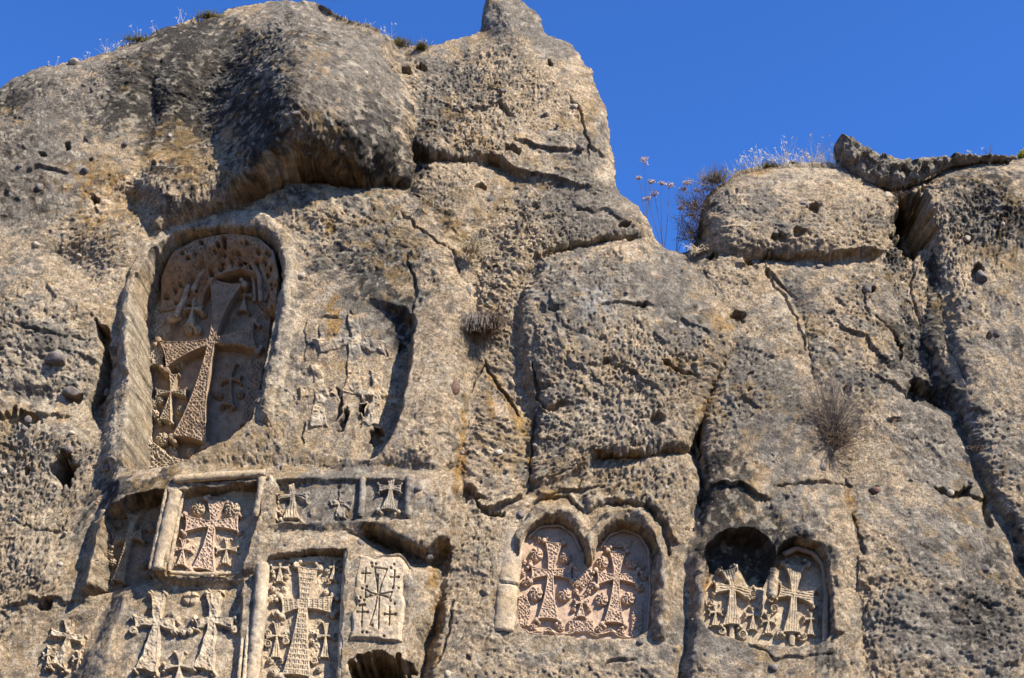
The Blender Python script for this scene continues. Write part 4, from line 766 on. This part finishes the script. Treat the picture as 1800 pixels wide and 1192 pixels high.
# ------------------------------------------------------------------ stones
def blob(name, px, py, rx, ry, mat, parent=None, seed=0, proud=.35, ang=0., deep=1.0, sub=3, p=None):
    """an irregular stone whose middle lies on the rock face"""
    import bmesh
    bm = bmesh.new(); bmesh.ops.create_icosphere(bm, subdivisions=sub, radius=1)
    V = np.array([v.co[:] for v in bm.verts]); F = np.array([[v.index for v in f.verts] for f in bm.faces]); bm.free()
    r = np.random.default_rng(seed); 
    for _ in range(9):                                          # chip flat facets off
        d = r.normal(size=3); d /= np.linalg.norm(d); k = r.uniform(.62, .9); t = V @ d; V = V - np.outer(np.maximum(t - k, 0), d)
    V *= 1 + .06 * np.stack([pnoise(V[:, 0] * 3 + 5 + seed, V[:, 1] * 3 + V[:, 2] * 2, .9, 3)] * 3, 1)
    c = surf(np.float64(px), np.float64(py)) if p is None else p; m = 1 / 155.0; a = math.radians(ang)
    V = V * [rx * m, (rx + ry) / 2 * m * deep, ry * m * 1.1]; V = np.stack([V[:, 0] * math.cos(a) + V[:, 2] * math.sin(a), V[:, 1], -V[:, 0] * math.sin(a) + V[:, 2] * math.cos(a)], 1)
    V = V + c - np.array([0, (rx + ry) / 2 * m * (proud - .3), 0])
    return mesh_obj(name, V, F, mat, parent, smooth=False)
S = [(100,631,22,11,M_clast,0),(795,684,13,16,M_redclast,10),(530,486,9,7,M_paleclast,0),(398,836,10,8,M_clast,0),(1540,862,9,7,M_redclast,0),(1574,741,13,3.5,M_redclast,-8),(1726,487,11,13,M_clast,0),(1524,508,11,10,M_clast,0),(866,270,8,7,M_redclast,0),
     (822,517,8,18,M_clast,0),(716,978,7,6,M_clast,0),(1328,464,10,8,M_clast,40),(633,957,7,8,M_clast,0),(866,970,6,5,M_clast,0),(480,672,7,6,M_clast,0),(456,705,6,5,M_clast,0),(124,688,14,9,M_clast,5),(1413,362,11,9,M_clast,20),(1298,700,5,5,M_clast,0),(1560,345,10,8,M_paleclast,0),
     (1170,540,8,5,M_clast,0),(235,730,6,5,M_clast,0),(1640,590,7,6,M_clast,0),(1752,586,8,7,M_clast,0),(1700,420,7,6,M_paleclast,0),(62,430,8,5,M_paleclast,0),(190,690,9,8,M_clast,0),(300,540,5,5,M_carv,0),(755,980,6,6,M_clast,0),(910,330,6,4,M_clast,0),(1090,600,6,5,M_paleclast,0),
     (1120,870,8,6,M_paleclast,0),(1125,1130,6,5,M_clast,0),(1155,1118,5,4,M_clast,0),(120,790,9,7,M_clast,0),(210,600,7,9,M_clast,0),(1440,470,9,6,M_clast,0),(1390,700,6,6,M_paleclast,0),(1690,790,6,5,M_paleclast,0),(1600,900,9,6,M_clast,20),(1520,980,7,6,M_clast,0),(1730,1000,9,7,M_clast,0),
     (1655,1100,8,7,M_clast,0),(1555,1120,7,6,M_paleclast,0),(880,160,7,5,M_clast,0),(960,200,7,5,M_paleclast,0),(1020,260,9,7,M_clast,0),(520,200,9,7,M_clast,0),(480,250,9,7,M_paleclast,0),(580,260,8,7,M_clast,0),(640,130,8,7,M_paleclast,0),(70,330,9,7,M_clast,0),(150,300,8,6,M_clast,0)]
for k, (x, y, a, b, m, an) in enumerate(S):
    if any(sdf(np.array(n_['poly'], float), np.array([x]), np.array([y]))[0] > -6 for n_ in NICHES.values()): continue
    blob('stone', x, y, a, b, m, cliff, 100 + k, .35, an, .9, 3)
r = random.Random(21)
for k in range(150):
    x, y = r.uniform(0, 1800), r.uniform(120, 1190); a = 3.0 + 4.5 * r.random() ** 2
    if samp(sk, mx[0], my[0], 3.0, np.float64(x), np.float64(y)) < 30 or any(sdf(np.array(n_['poly'], float), np.array([x]), np.array([y]))[0] > -14 for n_ in NICHES.values()): continue
    blob('stone', x, y, a * r.uniform(1, 1.5), a, r.choice([M_clast, M_clast, M_paleclast, M_paleclast, M_redclast if k % 5 == 0 else M_clast]), cliff, 300 + k, .35, r.uniform(-40, 40), .9, 2)
def top_point(px, py, dn=6):
    return surf(np.float64(px), np.float64(py + dn))
o = blob('boulder', 130, 112, 12, 10, M_grey, None, 5, .3, 0, 1, 3, p=top_point(130, 112, 0)); tag(o, 'small rounded grey boulder perched on the left skyline', 'boulder')
o = blob('boulder', 1779, 277, 11, 8, M_clast, None, 6, .3, 0, 1, 3, p=top_point(1779, 279, 0)); tag(o, 'small dark boulder on the skyline at the far right', 'boulder')
o = blob('boulder', 1352, 290, 11, 6, M_clast, None, 8, .3, 0, 1, 3, p=top_point(1395, 289, 0)); tag(o, 'flat dark stone lying on top of the right rock knob among dry grass', 'boulder')
# the long slab that lies across the gap in the right skyline
SL = closed_smooth([(1465,256),(1469,249),(1478,246),(1492,250),(1508,260),(1524,271),(1540,280),(1562,285),(1600,286),(1640,281),(1690,277),(1790,278),(1760,284),(1714,287),(1682,291),(1652,303),(1624,319),(1596,328),(1560,332),(1534,330),(1514,319),(1498,306),(1483,295),(1473,283),(1467,270)])
sx_, sy_ = np.meshgrid(np.arange(1458, 1798, 1.3), np.arange(240, 338, 1.3)); sdd = sdf(SL, sx_ + pnoise(sx_, sy_, 9, 301) * 1.8, sy_ + pnoise(sx_, sy_, 8, 302) * 1.8)
Yc = float(surf(np.float64(1545), np.float64(330))[1]) + .02; dx, dy, dz = rays(sx_, sy_); fa, _, _ = facets(sx_ / 155, sy_ / 155, .16, 303); fb, _, _ = facets(sx_ / 155 + 9, sy_ / 155, .06, 304)
hh = .17 * np.sqrt(1 - (1 - np.clip(sdd / 15, 0, 1)) ** 2) + (fa * .10 + fb * .035 + pnoise(sx_, sy_, 2.2, 305) * .008) * smooth(0, 4, sdd); hb = .22 * np.sqrt(1 - (1 - np.clip(sdd / 15, 0, 1)) ** 2)
kk = sdd > -.9; kk = kk[:-1, :-1] & kk[1:, :-1] & kk[:-1, 1:] & kk[1:, 1:]; jj, ii = np.nonzero(kk); ix = np.arange(sx_.size).reshape(sx_.shape)
Fq = np.stack([ix[jj, ii], ix[jj + 1, ii], ix[jj + 1, ii + 1], ix[jj, ii + 1]], 1); fr = np.stack([dx / dy * Yc, Yc - hh, CAM[2] + dz / dy * Yc], -1).reshape(-1, 3); bk = fr.copy(); bk[:, 1] = Yc + hb.ravel()
V_ = np.concatenate([fr, bk]); F_ = np.concatenate([Fq, Fq[:, ::-1] + sx_.size]); us = np.zeros(len(V_), bool); us[F_.ravel()] = True; V_ = V_[us]; F_ = (np.cumsum(us) - 1)[F_]
o = mesh_obj('rock_slab', V_, F_, M_slab); tag(o, 'long leaning grey rock slab lying across the gap on the right skyline', 'rock slab')

# ------------------------------------------------------------------ dry plants
def strands(L, sides=3):
    """L: list of (points, r0, r1) -> one set of thin tubes"""
    Vs, Fs, n = [], [], 0
    for pts, r0, r1 in L:
        C = np.asarray(pts, float); m = len(C); T = np.gradient(C, axis=0); T /= np.linalg.norm(T, axis=1)[:, None] + 1e-9
        A = np.cross(T, [.13, 1, .07]); A /= np.linalg.norm(A, axis=1)[:, None] + 1e-9; B = np.cross(T, A); R = np.linspace(r0, r1, m)[:, None]
        V = np.concatenate([C + R * (A * math.cos(a) + B * math.sin(a)) for a in np.linspace(0, 2 * math.pi, sides, endpoint=False)])
        i = np.arange(m - 1)
        for s_ in range(sides): a = s_ * m; b = ((s_ + 1) % sides) * m; Fs.append(np.stack([a + i, b + i, b + i + 1, a + i + 1], 1) + n)
        Vs.append(V); n += len(V)
    return np.concatenate(Vs), np.concatenate(Fs)
def blade(p, d, L, bend, r, n=6):
    d = Vector(d).normalized(); g = Vector((0, 0, -1)); pts = []; q = Vector(p); s_ = L / n
    for k in range(n + 1): pts.append(q[:]); q = q + d * s_; d = (d + g * bend / n + Vector((r.uniform(-1, 1), r.uniform(-1, 1), r.uniform(-1, 1))) * .05).normalized()
    return pts
def tuft(px, py, n, L, mat, label, spread=.8, bend=.6, lean=(0, 0, 1), rad=.0022, dn=5, base=.05, seed=0, name='dry_grass_tuft', group='dry grass tufts on the cliff', cat='grass tuft', seeds=False, off=0.):
    r = random.Random(seed + int(px * 7 + py)); p = top_point(px, py, dn); L_ = []
    for _ in range(n):
        b = Vector(p) + Vector((r.uniform(-1, 1) * base, r.uniform(-.6, .6) * base - off, r.uniform(-.3, .1) * base)); d = Vector(lean) + Vector((r.gauss(0, spread), r.gauss(0, spread), r.gauss(0, spread * .4)))
        l = L * r.uniform(.35, 1); pts = blade(b, d, l, bend * r.uniform(.3, 1.6), r); L_.append((pts, rad, rad * .5))
        if seeds and r.random() < .5:
            for _ in range(5): t = Vector(pts[-1]) ; L_.append(([t[:], (t + Vector((r.gauss(0, .012), r.gauss(0, .012), r.gauss(0, .014))))[:]], rad * 1.5, rad))
    V, F = strands(L_); V = V - np.array(p); o = mesh_obj(name, V, F, mat); o.location = [float(v) for v in p]
    return tag(o, label, cat, group)
for x, y, n_, L, sp_, lb in [(98,112,7,.16,.5,'wisp of pale grass left of the little boulder on the skyline'),(150,100,8,.10,.5,'short pale grass just right of the little boulder on the skyline'),(188,90,22,.20,.5,'thickest pale grass clump on the left skyline slope'),(212,82,16,.16,.6,'pale grass beside the lower moss pad on the left skyline'),
      (246,66,9,.26,.35,'tall thin stalks above the lower moss pad on the left skyline'),(275,52,8,.18,.4,'few thin stalks between the two moss pads on the left skyline'),(316,36,7,.38,.3,'tallest lone stalks before the highest point of the left skyline'),
      (645,44,8,.16,.4,'thin grass on the slope left of the saddle below the spire'),(684,62,14,.20,.45,'feathery grass left of the mossy saddle below the spire'),(752,80,8,.24,.35,'curved straw blades right of the mossy saddle below the spire')]:
    tuft(x, y, n_, L, M_pale_straw, lb, spread=sp_, bend=.5, seeds=True, lean=(-.2, 0, 1), rad=.0018)
for x, y, n_, L, lb in [(1296,308,40,.26,'pale dry grass on the left shoulder of the right rock knob'),(1330,297,46,.36,'grass fanning left on top of the right rock knob'),(1378,290,50,.42,'tall straw grass in the middle of the right rock knob'),(1410,289,30,.24,'short straw grass between the tall tufts on the right knob'),
      (1440,290,60,.44,'tallest straw tuft left of the tip of the rock slab'),(1462,291,34,.32,'straw leaning against the tip of the rock slab'),(1690,285,16,.20,'arching pale grass on the right skyline beyond the slab'),(1722,281,20,.16,'low curved grass right of the slab on the right skyline')]:
    tuft(x, y, n_, L, M_pale_straw if x % 4 else M_straw, lb, spread=.42, bend=.5, lean=(-.12, -.1, 1), seeds=True, rad=.0022, base=.09)
for x, y, n_, L, sp_, bd, lean, m, lb in [(828,452,240,.28,.5,1.6,(.15,-.6,.5),M_straw,'straw tuft in the cleft upper right of the carved boulder'),(752,372,60,.26,.5,.9,(-.1,-.7,.5),M_straw,'thin brown grass in the cleft below the saddle'),
      (836,572,420,.34,.5,2.8,(-.25,-.8,.2),M_greytwig,'drooping grey tuft on the cleft, left half of the pair'),(864,572,380,.32,.5,2.8,(.25,-.8,.1),M_twig,'darker drooping tuft on the cleft, right half of the pair'),(1228,452,90,.24,.6,1.6,(-.2,-.7,.2),M_straw,'matted dry grass at the foot of the gap in the skyline'),
      (1262,330,160,.22,.6,.4,(-.35,-.3,.9),M_greytwig,'dark scrubby tuft on the upper left shoulder of the right knob'),(1572,352,50,.12,.6,1.6,(0,-.8,0),M_twig,'little black tuft in the dark gap under the slab'),(1712,880,1,.01,.1,.1,(0,-.8,0),M_twig,None),(1705,795,36,.13,.6,1.2,(0,-.8,.2),M_twig,'small brown tuft in the crease of the right slope')]:
    if lb: tuft(x, y, n_, L, m, lb, spread=sp_, bend=bd, lean=lean, rad=.0034, base=.08, dn=0, off=.14)
# moss
MOSSN = 0
def moss(px, py, w, h, label, mat=M_moss):
    p = top_point(px, py, 3); r = np.random.default_rng(int(px)); n_ = 420; L_ = []
    for _ in range(n_):
        b = p + r.normal(size=3) * [w / 155 * .45, .05, h / 155 * .25]; L_.append(([b, b + np.array([r.normal() * .012, r.normal() * .012 - .008, .018 + r.random() * .014])], .005, .002))
    V, F = strands(L_); o = mesh_obj('moss_pad', V - p, F, mat); o.location = [float(v) for v in p]; tag(o, label, 'moss', 'moss pads on the skyline', 'stuff')
moss(243, 69, 36, 8, 'brown moss pad on the left skyline slope'); moss(366, 27, 28, 8, 'moss pad near the highest point of the left skyline'); moss(704, 74, 24, 9, 'orange brown moss on the left of the saddle'); moss(742, 82, 14, 6, 'small moss pad on the right of the saddle'); moss(1352, 292, 22, 7, 'yellow brown moss on top of the right rock knob')
moss(1797, 272, 8, 12, 'yellow green sprig at the right end of the skyline', M_green)
# tall dried umbels in the gap
def umbel(px, py, heads, label, seed):
    r = random.Random(seed); p = surf(np.float64(px), np.float64(py)) + np.array([0, .15, 0]); K = empty('dried_umbel_plant', [float(v) for v in p], label, 'dried plant', 'tall dried umbels in the gap of the skyline')
    Yc = p[1]; dx0, dy0, dz0 = rays(px, py); st = []
    for hx, hy, hr in heads:
        dx, dy, dz = rays(hx, hy); q = np.array([dx / dy * Yc, Yc + r.uniform(-.1, .1), CAM[2] + dz / dy * Yc]); b = np.array(p); mid = (b + q) / 2 + np.array([r.uniform(-.03, .03), 0, 0])
        t = np.linspace(0, 1, 8)[:, None]; C = (1 - t) ** 2 * b + 2 * t * (1 - t) * mid + t * t * q; st.append((C, .0045, .0026)); L_ = []
        for _ in range(26):
            d = Vector((r.gauss(0, 1), r.gauss(0, 1), abs(r.gauss(0, .5)) + .5)).normalized() * hr / 155 * r.uniform(.6, 1.1); e = q + np.array(d[:]); L_.append(([q, e], .0016, .0012))
            for _ in range(4): g = e + np.array([r.gauss(0, .012), r.gauss(0, .012), r.gauss(0, .008)]); L_.append(([e, g], .0035, .003))
        V, F = strands(L_); mesh_obj('flower_head', V, F, M_head, K)
        for _ in range(2): k = r.randint(3, 6); a = C[k]; st.append(([a, a + np.array([r.uniform(-.12, .12), r.uniform(-.08, .08), r.uniform(.05, .14)])], .0022, .0012))
    V, F = strands(st); mesh_obj('stem', V, F, M_twig, K)
umbel(1138, 400, [(1132,292,11),(1124,312,6),(1146,314,7)], 'dried umbel plant with the highest head, nearest the cliff shoulder', 1)
umbel(1168, 436, [(1178,322,9),(1162,330,6),(1150,344,8),(1138,352,6)], 'dried umbel plant with several heads in the middle of the gap', 2)
umbel(1190, 444, [(1208,328,9),(1200,336,8),(1226,338,6)], 'dried umbel plant leaning right in the gap below the right knob', 3)
umbel(1212, 438, [(1236,322,5),(1222,356,5),(1196,372,5)], 'shortest dried umbel plant beside the dark shrub in the gap', 4)
# twiggy shrubs
def shrub(px, py, H, Wd, n, mat, label, lean, seed, off=.1):
    r = random.Random(seed); p = surf(np.float64(px), np.float64(py)) - np.array([0, off * 1.2, 0]); K = empty('dry_shrub', [float(v) for v in p], label, 'shrub'); main, tw = [], []
    for _ in range(n):
        b = Vector(p) + Vector((r.gauss(0, Wd * .16), r.uniform(-.05, .08), r.gauss(0, Wd * .2))); d = Vector(lean) + Vector((r.gauss(0, .75), r.gauss(0, .5), r.gauss(0, .6))); pts = blade(b, d, H * r.uniform(.4, 1), -.3, r, 7); main.append((pts, .0042, .0015))
        for _ in range(9):
            k = r.randint(1, 7); q = Vector(pts[k]); d2 = (q - Vector(p)).normalized() + Vector((r.gauss(0, .8), r.gauss(0, .8), r.gauss(0, .8))); tw.append((blade(q, d2, H * r.uniform(.15, .45), r.uniform(-.5, .5), r, 3), .0020, .0010))
    V, F = strands(main); mesh_obj('stem', V, F, mat, K); V, F = strands(tw); tag(mesh_obj('twigs', V, F, mat, K), kind='stuff')
shrub(1458, 752, .62, .24, 60, M_greytwig, 'round leafless grey brown shrub in the crease of the right slope', (.1, -.6, .9), 5)
shrub(1464, 778, .34, .26, 60, M_twig, 'darker low shrub just under the round leafless one', (.4, -.7, .1), 6)
shrub(1232, 385, .30, .5, 80, M_twig, 'dark twiggy shrub on the left edge of the right rock knob', (-.7, -.3, .5), 7)
shrub(1222, 425, .28, .3, 60, M_twig, 'low dark shrub at the bottom corner of the sky gap', (-.5, -.4, .5), 8)
shrub(1255, 335, .24, .3, 50, M_greytwig, 'grey twiggy shrub on the upper shoulder of the right rock knob', (-.5, -.2, .8), 9)
shrub(1735, 282, .12, .06, 5, M_twig, 'tiny black twig standing on the right skyline', (.1, 0, 1), 10)
print('done', round(time.time() - T0, 1))
